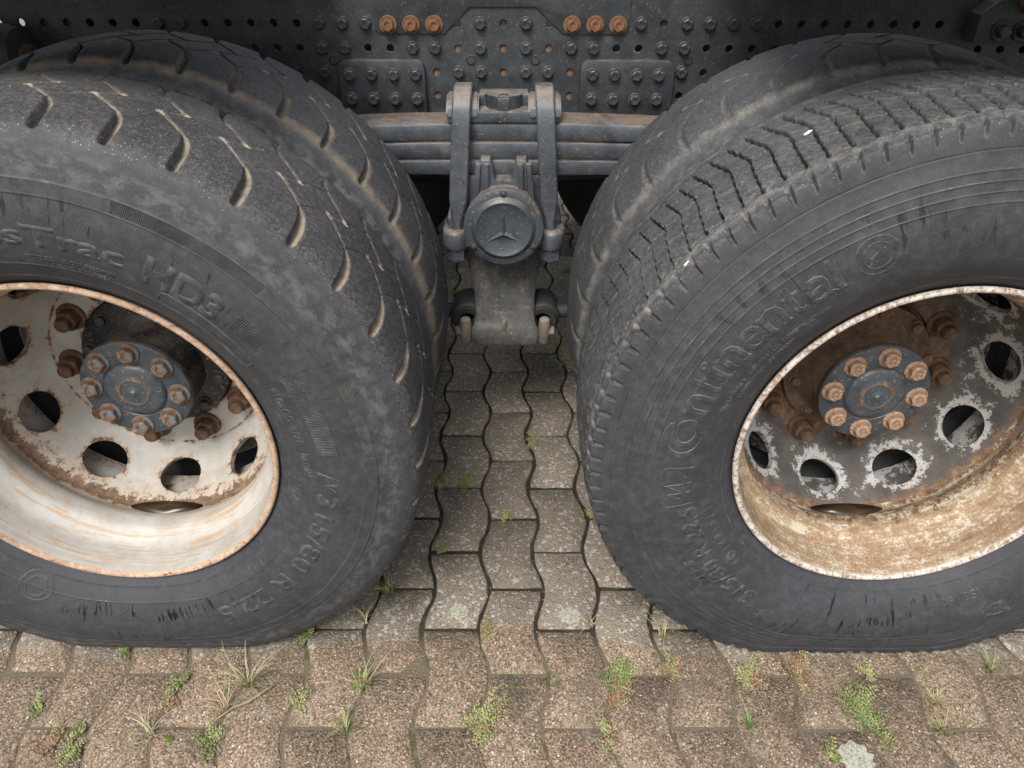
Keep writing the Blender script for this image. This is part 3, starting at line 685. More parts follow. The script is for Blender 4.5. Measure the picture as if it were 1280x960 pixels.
# ------------------------------------------------------------------ rims
RIMP = [(.284, .082), (.2865, .060), (.292, .0515), (.2975, .0485), (.3000, .0450), (.2996, .0415), (.2970, .0392), (.2930, .0395), (.2900, .0430), (.2880, .0490), (.2868, .058), (.2845, .076), (.2825, .096), (.2785, .107), (.2700, .119), (.2610, .130), (.2575, .141), (.2568, .154), (.2590, .165), (.2650, .176), (.2705, .186), (.2725, .196), (.2712, .2035)]
DISC = [(.2690, .2050), (.2640, .2070), (.2605, .2130), (.2570, .2210), (.2410, .2620), (.2270, .2900), (.2160, .3060), (.2040, .3180), (.1930, .3245), (.1820, .3265), (.1410, .3265), (.1405, .3375), (.1600, .3375), (.1900, .3368), (.2100, .3280), (.2300, .3050)]
def build_rim(mat, hole_phase, hr=.0390, flange_rust=.75):
    D = catmull(DISC[:11], 12); ds = np.r_[0, np.cumsum(np.hypot(*np.diff(D, axis=0).T))]
    sc = np.interp(-.2410, -D[:, 0], ds)                     # arc length of the hand-hole centre
    f = lambda s: (float(np.interp(s, ds, D[:, 0])), float(np.interp(s, ds, D[:, 1])))
    s0, s1 = sc - .0425, sc + .0425; NS, NA = 10, 12; SEG = NS * NA
    bm = bmesh.new()
    def ring(r, y): return [bm.verts.new((r * math.cos(math.radians(hole_phase - 18 + 360 * i / SEG)), y, r * math.sin(math.radians(hole_phase - 18 + 360 * i / SEG)))) for i in range(SEG)]
    def strip(P):
        rs = [ring(*p) for p in P]
        for A, B in zip(rs, rs[1:]):
            for i in range(SEG): bm.faces.new((A[i], A[(i + 1) % SEG], B[(i + 1) % SEG], B[i]))
    barrel = catmull(RIMP, 3)
    strip([tuple(p) for p in barrel] + [f(s) for s in np.linspace(0, s0, 5)])
    strip([f(s) for s in np.linspace(s1, ds[-1], 22)] + DISC[11:14])
    strip([(.2728, .2045), (.2752, .2120), (.2775, .2340), (.2785, .2620), (.2785, .3000), (.2815, .3040), (.2815, .3060), (.2840, .3060)])     # back half of the barrel, seen through the hand holes
    ns = 10
    for k_ in range(NS):
        c = hole_phase + 36 * k_
        rect = [(-18 + 36 * i / NA, s0) for i in range(NA)] + [(18, s0 + (s1 - s0) * i / ns) for i in range(ns)] + [(18 - 36 * i / NA, s1) for i in range(NA)] + [(-18, s1 - (s1 - s0) * i / ns) for i in range(ns)]
        m = len(rect); rc = .2410; rings = []
        for q in range(7):
            t = (q / 6) ** 1.4; row = []
            for a, s in rect:
                u, w = math.radians(a) * rc, s - sc; L = math.hypot(u / 1.05, w); cu, cw = u / 1.05 / L * hr * 1.05, w / L * hr
                if q == 6: aa, ss = a, s
                else: aa, ss = math.degrees((cu + (u - cu) * t) / rc), sc + cw + (w - cw) * t
                r, y = f(ss); row.append(bm.verts.new((r * math.cos(math.radians(c + aa)), y, r * math.sin(math.radians(c + aa)))))
            rings.append(row)
        inner = []
        for v in rings[0]:
            r = math.hypot(v.co.x, v.co.z); k2 = (r - .0085 * -.82) / r if False else 1
            inner.append(bm.verts.new((v.co.x * (1 + .0080 / r), v.co.y + .0075, v.co.z * (1 + .0080 / r))))
        rings = [inner] + rings
        for A, B in zip(rings, rings[1:]):
            for i in range(m): bm.faces.new((A[i], A[(i + 1) % m], B[(i + 1) % m], B[i]))
    bmesh.ops.remove_doubles(bm, verts=bm.verts, dist=2e-5)
    bmesh.ops.recalc_face_normals(bm, faces=bm.faces)
    for e in bm.edges:
        if len(e.link_faces) == 2 and e.calc_face_angle(0) > math.radians(42): e.smooth = False
    for fc in bm.faces: fc.smooth = True
    me = bpy.data.meshes.new('rim'); bm.to_mesh(me); bm.free(); me.materials.append(mat)
    n = len(me.vertices); co = np.empty(n * 3, np.float32); me.vertices.foreach_get('co', co); co = co.reshape(-1, 3)
    r = np.hypot(co[:, 0], co[:, 2]); y = co[:, 1]; th = np.degrees(np.arctan2(co[:, 2], co[:, 0]))
    dth = (th - hole_phase + 18) % 36 - 18; hd = np.hypot(np.radians(dth) * .241, (y - .262) * 1.12)
    isb = (y < .2045) & (r > .25)
    rust = np.zeros(n)
    rust = np.maximum(rust, flange_rust * sstep(r, .2885, .2935) * (y < .07))
    rust = np.maximum(rust, .62 * np.exp(-((y - .202) / .014) ** 2) * (r > .255))            # water channel at the disc joint
    rust = np.maximum(rust, .40 * np.exp(-((hd - hr) / .010) ** 2) * (~isb))
    rust = np.maximum(rust, .30 * (1 - sstep(y, .208, .265)) * (~isb))
    rust = np.maximum(rust, .45 * np.exp(-((r - .2005) / .0028) ** 2) * (y > .3))               # ring round the bolt face
    rust = np.maximum(rust, .45 * np.exp(-((r - .141) / .006) ** 2) * (y > .3))
    prim = np.exp(-((hd - hr) / .020) ** 2) * (~isb) * .62 + .30 * (~isb) * (r > .2)
    if mat is MAT['dark']:
        rust = np.maximum(rust, .50 * np.exp(-((y - .160) / .032) ** 2) * isb)
        rust = np.maximum(rust, .55 * (1 - sstep(r, .172, .205)) * (y > .29))
    fattr(me, 'lip', sstep(r, .2880, .2900) * (y < .06)); fattr(me, 'rust', rust); fattr(me, 'barrel', isb.astype(float)); fattr(me, 'primer', prim)
    vattr(me, 'pol', np.stack([np.radians(th) * .27, np.where(isb, y, y + .5), y * 0], -1))
    return me
def vis_bolt(name, me, mat, parent, r, ang, y, rx=0):
    a = math.radians(ang); return link(name, me, mat, parent, (r * math.cos(a), y, r * math.sin(a)), (0, rx, 0))

bm = bmesh.new(); hex_bm(bm, .0150, .0115, 0, washer=.0200, wh=.004, dome=.0006, recess=.002); CAPBOLT = me_bm('hub_bolt', bm, auto=28)
bm = bmesh.new(); hex_bm(bm, .0205, .022, 0, washer=.0275, wh=.006, dome=0); lathe_bm(bm, [(.0135, -.026), (.0135, -.040), (.0115, -.0425), (0, -.043)], 16); NUT = me_bm('wheel_nut', bm, auto=28)
SMALLBOLT = hexmesh('flange_bolt', .0105, .009, 0, washer=.014, wh=.003)
def hub_cap_me():
    bm = bmesh.new()
    lathe_bm(bm, [(0, .2000), (.0035, .2003), (.005, .2022), (.0075, .2040), (.016, .2052), (.0225, .2062), (.0245, .2050), (.0268, .2050), (.0285, .2064), (.040, .2080), (.049, .2105), (.0535, .2140), (.0545, .2172), (.0568, .2172), (.058, .2160), (.094, .2168), (.0985, .2190), (.0990, .2215), (.0990, .2300), (.0975, .2325), (.0930, .2335)], 72)
    # stamped marks round the centre
    for i in range(14):
        if i in (3, 9): continue
        a = 2 * PI * i / 14; b = bmesh.new(); bmesh.ops.create_cube(b, size=1)
        for v in b.verts: v.co = Matrix.Rotation(-a, 3, 'Y') @ Vector((.0165 + v.co.x * .0042, .2049 + v.co.y * .001, v.co.z * (.0012 + .0012 * (i % 3))))
        join(bm, b)
    me = me_bm('hub_cap', bm, auto=35); n = len(me.vertices); co = np.empty(n * 3, np.float32); me.vertices.foreach_get('co', co); co = co.reshape(-1, 3)
    r = np.hypot(co[:, 0], co[:, 2]); fattr(me, 'rust', np.exp(-((r - .0268) / .003) ** 2) * .62 + np.exp(-((r - .0995) / .004) ** 2) * .35 + np.exp(-((r - .0555) / .002) ** 2) * .25); return me
CAPM = hub_cap_me()
def hub_me(kind):
    bm = bmesh.new()
    if kind == 'black': P = [(.088, .231), (.0925, .236), (.0925, .296), (.096, .302), (.108, .307), (.132, .309), (.1375, .312), (.1385, .3378), (.160, .3379)]
    else: P = [(.090, .231), (.0945, .236), (.0960, .252), (.106, .276), (.116, .292), (.127, .300), (.1370, .306), (.1380, .3378), (.160, .3379)]
    lathe_bm(bm, P, 64); me = me_bm('hub', bm, auto=35); fattr(me, 'rust', np.zeros(len(me.vertices))); return me

def outer_wheel(name, ax, tyre_args, rim_me, hub, hubmat, capmat, boltmat, nutmat, cap_phase, nut_phase, label, off=(0, 0)):
    w = empty(name, (ax[0], TY, ax[1]), truck); w['label'] = label
    ty, prof = build_tyre(w, **tyre_args)
    ox, oz = off
    link('rim', rim_me, None, w, (0, 0, 0))
    hb = link('hub', hub, hubmat, w, (ox, 0, oz)); link('hub_cap', CAPM, None, w, (ox, 0, oz))
    for i in range(8): o = vis_bolt('hub_bolt', CAPBOLT, None, w, .078, cap_phase + 45 * i, .2168, rnd.uniform(0, 1)); o.location.x += ox; o.location.z += oz
    for i in range(10): o = vis_bolt('wheel_nut', NUT, None, w, .1675, nut_phase + 36 * i, .3262, rnd.uniform(0, 1)); o.location.x += ox; o.location.z += oz
    for i in range(10): o = vis_bolt('flange_bolt', SMALLBOLT, None, w, .1205, nut_phase + 18 + 36 * i, .3085 if hubmat is MAT['hubdk'] else .2985, rnd.uniform(0, 1))
    return w, Side(prof)
def use(me, mat):
    m = me.copy(); m.materials.clear(); m.materials.append(mat); return m
CAPM.materials.append(MAT['cap'])
_cb, _nt, _sb = CAPBOLT, NUT, SMALLBOLT
# left outer wheel
CAPBOLT, NUT, SMALLBOLT = use(_cb, MAT['rustgrey']), use(_nt, MAT['rust']), use(_sb, MAT['boltr'])
wl_, sideL = outer_wheel('wheel', AXL, dict(kind='lug', phase=64.2, mat=MAT['rub_l'], cut=-190, fine=(-30, 112), step=.21, streak_at=-88),
    build_rim(MAT['white'], 164.0), hub_me('black'), MAT['hubdk'], MAT['cap'], None, None, -5.2, 146.8, 'outer wheel with white rusty rim and cross-lug tread')
# right outer wheel
CAPBOLT, NUT, SMALLBOLT = use(_cb, MAT['rustp']), use(_nt, MAT['rust']), use(_sb, MAT['rust'])
wr_, sideR = outer_wheel('wheel', AXR, dict(kind='block', phase=139.1, mat=MAT['rub_r'], cut=10, fine=(84, 196), step=.115, streak_at=-92 + 360, rim_z=AXR[1]),
    build_rim(MAT['dark'], 9.3, flange_rust=.50), hub_me('brown'), MAT['hubbr'], MAT['cap'], None, None, -4.5, 30.5, 'outer wheel with flaking dark rim, rusty barrel and worn block tread', off=(-.003, -.003))
# inner wheels (rims are the outer ones turned round)
def inner_wheel(ax, args, rim, label):
    w = empty('wheel', (ax[0], TY + .355, ax[1]), truck); w['label'] = label
    build_tyre(w, **args); r = link('rim', rim, None, w, (0, .320, 0)); r.scale = (1, -1, 1); r.rotation_euler = (0, math.radians(13), 0); return w
rimL = [c for c in wl_.children if c.name.startswith('rim')][0].data; rimR = [c for c in wr_.children if c.name.startswith('rim')][0].data
inner_wheel(AXL, dict(kind='lug', phase=68.0, mat=MAT['rub_li'], cut=-190, fine=(-25, 105), step=.30, tread_step=.0026, dusty_sh=.62), rimL, 'inner wheel with dusty cross-lug tread behind the white rim wheel')
inner_wheel(AXR, dict(kind='lug', phase=140.2, mirror=-1, worn=.34, mat=MAT['rub_ri'], cut=10, fine=(80, 200), step=.30, tread_step=.0026, dusty_sh=.50, rim_z=AXR[1]), rimR, 'inner wheel with smooth worn tread behind the dark rim wheel')

# lettering, left outer tyre: every word a part of its own
def lettering(w, side, txt, *a, name='lettering', **kw):
    bm = put_text(side, txt, *a, **kw); return letter_part(bm, name, MAT['letter'], w)
def outline(w, side, pts, wd=.0012, ra=.0009, name='moulded_line'):
    bm = bmesh.new(); line_on(bm, side, pts, wd, ra); return letter_part(bm, name, MAT['letter'], w)
def band(w, side, *a, **kw):
    bm = bmesh.new(); ribs(bm, side, *a, **kw); o = letter_part(bm, 'serrated_band', MAT['letter'], w); o['kind'] = 'stuff'; return o
L = sideL
for a_ in (('CrossTrac', 107.5, 64.6, .378, .030, .0011, .012), ('HD3', 60.6, 44.6, .372, .041, .0012, .03), ('315/80 R 22.5', -9.5, -68.0, .3715, .033, .0011, .008)): lettering(wl_, L, *a_)
for a_ in (('REGROOVABLE', 23.4, 6.2, .3475, .0135, .0007), ('TUBELESS', 84.0, 78.5, .3555, .0065, .0006), ('RADIAL TRACTION', 76.5, 66.0, .3555, .0065, .0006), ('LOAD RANGE L', 79.0, 66.5, .3440, .0065, .0006), ('RADIAL', 3.0, -5.0, .3500, .0120, .0006), ('M+S', -44.5, -50.5, .3290, .0130, .0007), ('D0', -7.0, -15.0, .3280, .0150, .0006), ('MADE IN GERMANY', 27, 12, .3330, .0060, .0005)): lettering(wl_, L, *a_, name='small_lettering')
box_pts = [(56.5, .352), (56.3, .364), (55.0, .3675)] + [(55.0 - 22.0 * i / 10, .3675 - .0045 * i / 10) for i in range(1, 11)] + [(31.6, .3590), (31.5, .3450), (33.0, .3400)] + [(33.0 + 22.0 * i / 10, .3400 + .0045 * i / 10) for i in range(1, 11)] + [(56.2, .3470), (56.5, .352)]
outline(wl_, L, box_pts)
outline(wl_, L, [(-121.2 + 4.6 * math.cos(2 * PI * i / 28), .3440 + .0265 * math.sin(2 * PI * i / 28)) for i in range(29)], .0016)
outline(wl_, L, [(-121.2 + 2.9 * math.cos(2 * PI * i / 24), .3440 + .0175 * math.sin(2 * PI * i / 24)) for i in range(25)], .0016)
outline(wl_, L, [(-2.5, .372), (-4.2, .408), (-3.3, .388), (-5.6, .404), (-6.2, .386), (-8.0, .402)], .0028)
for i in range(12): outline(wl_, L, [(-150 + 22 * i, .3085), (-150 + 22 * i, .3175)], .0012, .0006)
band(wl_, L, 41.3, 2.9, .380, .4115, 84, 0.0, .0012); band(wl_, L, 68.2, 42.0, .4497, .467, 92, 0.0, .0009); band(wl_, L, 24.0, 1.6, .4497, .467, 78, 0.0, .0009); band(wl_, L, -74, -106, .3560, .3880, 56, 1.5, .0007)
# lettering, right outer tyre
bm = bmesh.new(); Rr = sideR
word(bm, Rr, 'Cntinental', 176.5, 122.5, .3845, .0350)
letter_part(bm, 'lettering', MAT['letter'], wr_)
for a_ in (('315/80 R 22.5', -127.0, -167.0, .3700, .0290, .0010, .012), ('M+S', -139.5, -149.5, .4060, .0170, .0009, .01), ('D', -53.5, -59.5, .3830, .034, .0010, .02)): lettering(wr_, Rr, *a_)
for a_ in (('156/150 L', -58, -72, .3440, .0150, .0007), ('10111D11', -140, -164, .3400, .0145, .0006), ('TREAD PLIES 6   CORDS STEEL CONSTRUCTION', 163, 128, .3580, .0068, .0006), ('HANNOVER  GERMANY', 158, 138, .3440, .0068, .0006)): lettering(wr_, Rr, *a_, name='small_lettering')
outline(wr_, Rr, [(191.5, .374), (191.5, .418), (190.0, .424), (181.5, .424), (180.0, .418), (180.0, .374)], .0014)
outline(wr_, Rr, [(181.5, .386), (189.0, .388)], .0024); outline(wr_, Rr, [(184.8, .376), (185.2, .418), (187.2, .392)], .0022); outline(wr_, Rr, [(187.6, .378), (187.9, .414), (189.6, .394)], .0022)
outline(wr_, Rr, [(-117.5, .4150), (-121.5, .3930), (-120.5, .4160), (-125.0, .3960)], .005)
# round emblem: two rings, lettering round them and a prancing horse
bm = bmesh.new(); ec, er = 116.4, .4080
def em(x, y): return (ec - math.degrees(x / er), er + y)
for rr_, w_ in ((.0280, .0012), (.0192, .0010)): line_on(bm, Rr, [em(rr_ * math.cos(2 * PI * i / 40), rr_ * math.sin(2 * PI * i / 40)) for i in range(41)], w_)
for txt, a0, a1 in (('CONTINENTAL', 205, -25), ('REIFEN', 215, 325)):
    b, xa, xb = text_tris(txt, cuts=1)
    for v in b.verts:
        a = math.radians(a0 + (a1 - a0) * (v.co.x - xa) / (xb - xa)); rad = .0205 + (v.co.y if a1 < a0 else .69 - v.co.y) * .0085
        th_, r_ = em(rad * math.cos(a), rad * math.sin(a)); v.co = Vector(Rr.pt(th_, r_, .0009))
    join(bm, b)
for pts, w_ in (([(-.0085, -.003), (-.002, .001), (.004, .004), (.0075, .0085)], .0048), ([(.0075, .0085), (.0105, .0062)], .0026), ([(.003, .002), (.009, .001), (.0080, -.003)], .0018), ([(.003, .003), (.0105, .0040)], .0016), ([(-.007, -.003), (-.0045, -.008), (-.0075, -.0125)], .0022), ([(-.008, -.003), (-.0095, -.008), (-.0125, -.0115)], .0020), ([(-.009, -.002), (-.0130, .0015), (-.0135, -.004)], .0016)):
    line_on(bm, Rr, [em(*q) for q in pts], w_, .0010)
letter_part(bm, 'round_emblem', MAT['letter'], wr_)

# ------------------------------------------------------------------ chassis frame
FY = .888; FX0 = -.013; FZ = (1.014, .964, .914, .864)
ROWS = [  # h: open hole, b: bolt head, o: plugged hole; index of the 50 mm hole grid
    {**{i: 'h' for i in range(-24, -15)}, -15: 'b', -14: 'b', **{i: 'h' for i in range(-13, -8)}, -8: 'b', -7: 'b', -6: 'b', -2: 'h', -1: 'b', 0: 'o', 1: 'b', 2: 'h', 6: 'b', 7: 'h', 8: 'b', 9: 'b', 10: 'b', 11: 'b', **{i: 'h' for i in range(12, 20)}},
    {-11: 'h', -10: 'h', -9: 'h', -8: 'b', -7: 'b', -6: 'h', -5: 'h', -4: 'b', -3: 'b', -2: 'o', -1: 'r', 0: 'o', 1: 'r', 2: 'o', 3: 'b', 4: 'b', 5: 'h', 6: 'h', 7: 'b', 8: 'b', 9: 'h', 10: 'h', 11: 'h', 12: 'h', 13: 'h', 19: 'h', 21: 'h', 22: 'h', 23: 'h'},
    {-10: 'h', -9: 'h', -8: 'b', -3: 'o', -2: 'r', -1: 'r', 0: 'o', 1: 'r', 2: 'r', 3: 'o', 8: 'b', 9: 'h', 10: 'h', 11: 'h', 22: 'h'},
    {-9: 'h', -8: 'h', -3: 'o', 3: 'o', 8: 'h', 9: 'h'}]
def frame_me():
    V, F = [], []; N = 16; hr = .0083; th = .009
    def quad(a, b, c, d): n = len(V); V.extend((a, b, c, d)); F.append((n, n + 1, n + 2, n + 3))
    for ri, z in enumerate(FZ):
        for i in range(-30, 31):
            x = FX0 + .05 * i; t = ROWS[ri].get(i)
            if t not in ('h', 'o'): quad((x - .025, FY, z - .025), (x + .025, FY, z - .025), (x + .025, FY, z + .025), (x - .025, FY, z + .025)); continue
            n = len(V)
            for j in range(N):
                a = 2 * PI * j / N + PI / 4; ca, sa = math.cos(a), math.sin(a); m = max(abs(ca), abs(sa))
                V.append((x + .025 * ca / m, FY, z + .025 * sa / m))
            for rr_, yy in ((hr * 1.06, FY), (hr, FY + .0008), (hr, FY + th)):
                V.extend((x + rr_ * math.cos(2 * PI * j / N + PI / 4), yy, z + rr_ * math.sin(2 * PI * j / N + PI / 4)) for j in range(N))
            for k_ in range(3):
                for j in range(N): F.append((n + k_ * N + j, n + k_ * N + (j + 1) % N, n + (k_ + 1) * N + (j + 1) % N, n + (k_ + 1) * N + j))
            if t == 'o':
                n2 = len(V); V.extend((x + hr * math.cos(2 * PI * j / N), FY + .006, z + hr * math.sin(2 * PI * j / N)) for j in range(N)); F.append(tuple(range(n2, n2 + N)))
    xa, xb = FX0 - .05 * 30.5, FX0 + .05 * 30.5
    zt, zb = FZ[0] + .025, FZ[3] - .025
    quad((xa, FY, zt), (xb, FY, zt), (xb, FY, 1.095), (xa, FY, 1.095)); quad((xa, FY, .812), (xb, FY, .812), (xb, FY, zb), (xa, FY, zb))
    for z in (1.095, .812):
        quad((xa, FY, z), (xb, FY, z), (xb, FY + .085, z), (xa, FY + .085, z)); zz = z - .009 if z > 1 else z + .009
        quad((xa, FY + .009, zz), (xb, FY + .009, zz), (xb, FY + .085, zz), (xa, FY + .085, zz)); quad((xa, FY + .085, z), (xb, FY + .085, z), (xb, FY + .085, zz), (xa, FY + .085, zz))
    me = me_py('frame_rail', V, F); return me
fm = frame_me(); fattr(fm, 'rust', np.zeros(len(fm.vertices)))
# rust in the plugged holes
frame = part('frame_rail', fm, MAT['frame'])
FB = hexmesh('frame_bolt', .0120, .010, 0, washer=.0148, wh=.0022, dome=0, recess=.0022); FBR = use(FB, MAT['boltr']); FB.materials.append(MAT['bolt'])
OB = hexmesh('rusty_bolt', .0135, .012, 0, washer=.0195, wh=.004, dome=0, recess=.0015); OB.materials.append(MAT['orange'])
PLUG = me_py('hole_plug', [(0, 0, 0)] + [(.0080 * math.cos(2 * PI * j / 14), 0, .0080 * math.sin(2 * PI * j / 14)) for j in range(14)], [(0, j + 1, (j + 1) % 14 + 1) for j in range(14)]); PLUG.materials.append(MAT['rust'])
def fbolt(x, y, z, me=FB, name='bolt', parent=frame): 
    l = Vector((x, y, z)) - (Vector((0, 0, 0)) if parent is frame else Vector((0, 0, 0)))
    return link(name, me, None, parent, l, (0, rnd.uniform(0, 1.05), 0))
for ri, z in enumerate(FZ):
    for i, t in ROWS[ri].items():
        x = FX0 + .05 * i
        if t in 'br': fbolt(x, FY, z, FBR if t == 'r' else FB)
        elif t == 'o' and ri: link('hole_plug', PLUG, None, frame, (x, FY + .0045, z))
# stamped circles and large openings on the web
bm = bmesh.new(); lathe_bm(bm, [(.0095, -.0012), (.0105, -.0012), (.0115, 0), (.0085, 0)], 20); sc_ = me_bm('stamped_circle', bm, True); fattr(sc_, 'rust', np.zeros(len(sc_.vertices))); sc_.materials.append(MAT['frame'])
for px, pz in ((-.085, .939), (.0585, .939), (-.392, .939), (.40, .939)): link('stamped_circle', sc_, None, frame, (px, FY, pz))
bm = bmesh.new(); lathe_bm(bm, [(.0118, -.0006), (.0105, -.0007), (0, -.0007)], 20); ro_ = me_bm('dark_hole_disc', bm, True); ro_.materials.append(MAT['under'])  # flat black disc standing in for the dark of an open hole
for px, pz in ((-.238, .939), (.213, .939), (.513, .934), (1.10, .93)): link('dark_hole_disc', ro_, None, frame, (px, FY, pz))
# gusset plates with eight bolts each
for x0, x1, xs in ((-.3820, -.1880, -7), (.1590, .3690, 4)):
    bm = bmesh.new(); prism_bm(bm, rounded(x0, x1, .8170, .9420, .022, 6, (0, 0, 1, 1)), .8700, FY + .001, .0025); gm = me_bm('gusset_plate', bm, auto=30); fattr(gm, 'rust', np.zeros(len(gm.vertices)))
    g = part('gusset_plate', gm, MAT['steel'] if False else MAT['frame'])
    for ri in (2, 3):
        for i in range(4): link('bolt', FBR if ri == 3 or rnd.random() < .35 else FB, None, g, (FX0 + .05 * (xs + i) * .985 + .002, .8700, FZ[ri] - (.002 if ri == 2 else .004)), (0, rnd.uniform(0, 1), 0))
# body bracket plate with a notch and six rusty bolts
bm = bmesh.new(); prism_bm(bm, [(-.2930, 1.0020), (-.2850, .9940), (-.1420, .9940), (-.0850, 1.0470), (.0570, 1.0470), (.1190, .9935), (.2540, .9930), (.2620, 1.0010), (.2620, 1.1350), (-.2930, 1.1350)], .8835, FY + .001, .0015); bmt = me_bm('bracket_plate', bm, auto=30); fattr(bmt, 'rust', np.zeros(len(bmt.vertices)))
bp = part('bracket_plate', bmt, MAT['frame'])
for i in (-5, -4, -3, 3, 4, 5): link('rusty_bolt', OB, None, bp, (FX0 + .05 * i, .8835, 1.0120), (0, rnd.uniform(0, 1), 0))
# bushing bracket at the right end
bm = bmesh.new(); prism_bm(bm, [(.995, .985), (1.30, .985), (1.30, 1.12), (1.09, 1.12), (.995, 1.04)], .84, FY + .001, .004); bk = me_bm('end_bracket', bm, auto=30); fattr(bk, 'rust', np.zeros(len(bk.vertices)))
eb = part('end_bracket', bk, MAT['frame'])
BUSH = hexmesh('bushing_bolt', .0135, .020, 0, washer=.021, wh=.006); BUSH.materials.append(MAT['bolt'])
for x in (1.045, 1.090, 1.140): link('bushing_bolt', BUSH, None, eb, (x, .84, 1.010))
for hx in (0, .085):
    bm = bmesh.new(); prism_bm(bm, [(1.065 + hx, 1.060), (1.083 + hx, 1.043), (1.105 + hx, 1.060), (1.110 + hx, 1.10), (1.060 + hx, 1.10)], .80, .838, .004); link('rusty_hook', me_bm('rusty_hook', bm, auto=30), MAT['rust'], eb)
# brake cylinder high on the left
bm = bmesh.new(); lathe_bm(bm, [(0, -1.34), (.060, -1.34), (.066, -1.33), (.066, -1.21), (.074, -1.205), (.074, -1.185), (.066, -1.18), (.060, -1.08), (.052, -1.06), (.020, -1.055), (.020, -1.03), (0, -1.03)], 32, axis='x', c=(0, .80, .965)); link('brake_cylinder', me_bm('brake_cylinder', bm, auto=30), MAT['under'], truck, (0.03, TY, 0))
o = link('rusty_bolt', OB, None, frame, (-1.035, .80, .968), (0, 0, 0)); o.rotation_euler = (0, 0, math.radians(60)); o.scale = (1.2, 1.6, 1.2)

# ------------------------------------------------------------------ leaf springs
def leaf_me(x0, x1, z0, z1, curve, taper, y0=.700, y1=.800, bev=.0055):
    n = 33; V, F = [], []; rx = random.Random(int(z0 * 1000))
    for i in range(n):
        x = x0 + (x1 - x0) * i / (n - 1); u = (x + .011) / .3; zm = (z0 + z1) / 2 - curve * u * u; h = (z1 - z0) / 2 * (1 - taper * u * u * .5)
        for yy, zz in ((y0 + bev * .25, -h), (y0, -h + bev * .5), (y0, h - bev), (y0 + bev * .35, h - bev * .35), (y0 + bev, h), (y1 - bev, h), (y1, h - bev), (y1, -h)): V.append((x, yy, zm + zz))
    for i in range(n - 1):
        for j in range(8): F.append((i * 8 + j, i * 8 + (j + 1) % 8, (i + 1) * 8 + (j + 1) % 8, (i + 1) * 8 + j))
    F += [tuple(range(8)), tuple(range((n - 1) * 8, n * 8))[::-1]]
    bm = bmesh.new(); t = me_py('t', V, F); bm.from_mesh(t); me = me_bm('spring_leaf', bm, auto=30); r = np.zeros(len(me.vertices)); co = np.array([v.co[:] for v in me.vertices])
    r = np.where(co[:, 1] > y0 + .003, .42, 0) + np.where(co[:, 2] < (z0 + z1) / 2 - .012, .14, 0); fattr(me, 'rust', r); return me
for z0, z1, cu, tp, x0, x1 in ((.8165, .8520, .0055, .10, -.66, .64), (.7775, .8125, .0035, .12, -.62, .60), (.7425, .7740, .0010, .06, -.58, .56)):
    part('spring_leaf', leaf_me(x0, x1, z0, z1, cu, tp), MAT['steel'])
for z in (.8145, .7757):
    bm = bmesh.new(); box_bm(bm, -.40, .38, .7035, .797, z - .0022, z + .0022); part('leaf_liner', me_bm('leaf_liner', bm), MAT['rustgrey'])
def strap_me(xt, xb, sgn):
    """flat U-strap over the saddle: path in (y, z), tapering to a round end at the bottom"""
    path = [(.803, .70), (.803, .80), (.802, .872), (.794, .896), (.776, .9085), (.750, .9120), (.722, .9090), (.7000, .8990), (.6870, .8790), (.6820, .850), (.6790, .800), (.6760, .740), (.6735, .700), (.6705, .672), (.668, .650), (.667, .610)]
    V, F = [], []; n = len(path)
    for i, (y, z) in enumerate(path):
        a, b = path[max(i - 1, 0)], path[min(i + 1, n - 1)]; ty, tz = b[0] - a[0], b[1] - a[1]; L = math.hypot(ty, tz); ny, nz = -tz / L, ty / L
        t = (path[0][1] if i < 5 else z); k_ = min(1, max(0, (.905 - z) / .26)) if i > 6 else 0
        xc = xt + (xb - xt) * k_; hw = .0195 if i < 12 else (.0195, .0165, .0125, .0115)[i - 12]; ht = .0085 if i < 12 else (.0085, .0095, .0115, .0115)[i - 12]
        ch = .003 if i < 12 else (.003, .005, .0060, .0062)[i - 12]
        for u, w in ((-hw, -ht + ch), (-hw + ch, -ht), (hw - ch, -ht), (hw, -ht + ch), (hw, ht - ch), (hw - ch, ht), (-hw + ch, ht), (-hw, ht - ch)): V.append((xc + u, y - ny * w, z - nz * w))
    for i in range(n - 1):
        for j in range(8): F.append((i * 8 + j, i * 8 + (j + 1) % 8, (i + 1) * 8 + (j + 1) % 8, (i + 1) * 8 + j))
    F += [tuple(range(8)), tuple(range((n - 1) * 8, n * 8))[::-1]]
    bm = bmesh.new(); bm.from_mesh(me_py('t', V, F)); me = me_bm('spring_strap', bm, auto=32); fattr(me, 'rust', np.zeros(len(me.vertices))); return me
for xt, xb in ((-.0955, -.1130), (.0740, .0905)):
    part('spring_strap', strap_me(xt, xb, 1), MAT['steel'])
# saddle block clamped on top
bm = bmesh.new(); box_bm(bm, -.128, .106, .6950, .803, .8530, .8760, .004)
for xc in (-.0960, .0745):
    prism_pts = []
    b = bmesh.new(); ys = [(.6915, .862), (.6930, .876), (.7050, .892), (.728, .9005), (.750, .903), (.774, .8995), (.790, .890), (.795, .862)]
    A = [b.verts.new((xc - .034, y, z)) for y, z in ys]; B = [b.verts.new((xc + .034, y, z)) for y, z in ys]; b.faces.new(A); b.faces.new(B[::-1])
    for i in range(len(ys)): b.faces.new((A[i], B[i], B[(i + 1) % len(ys)], A[(i + 1) % len(ys)]))
    bmesh.ops.recalc_face_normals(b, faces=b.faces); bmesh.ops.bevel(b, geom=b.edges[:], offset=.004, segments=2, affect='EDGES'); join(bm, b)
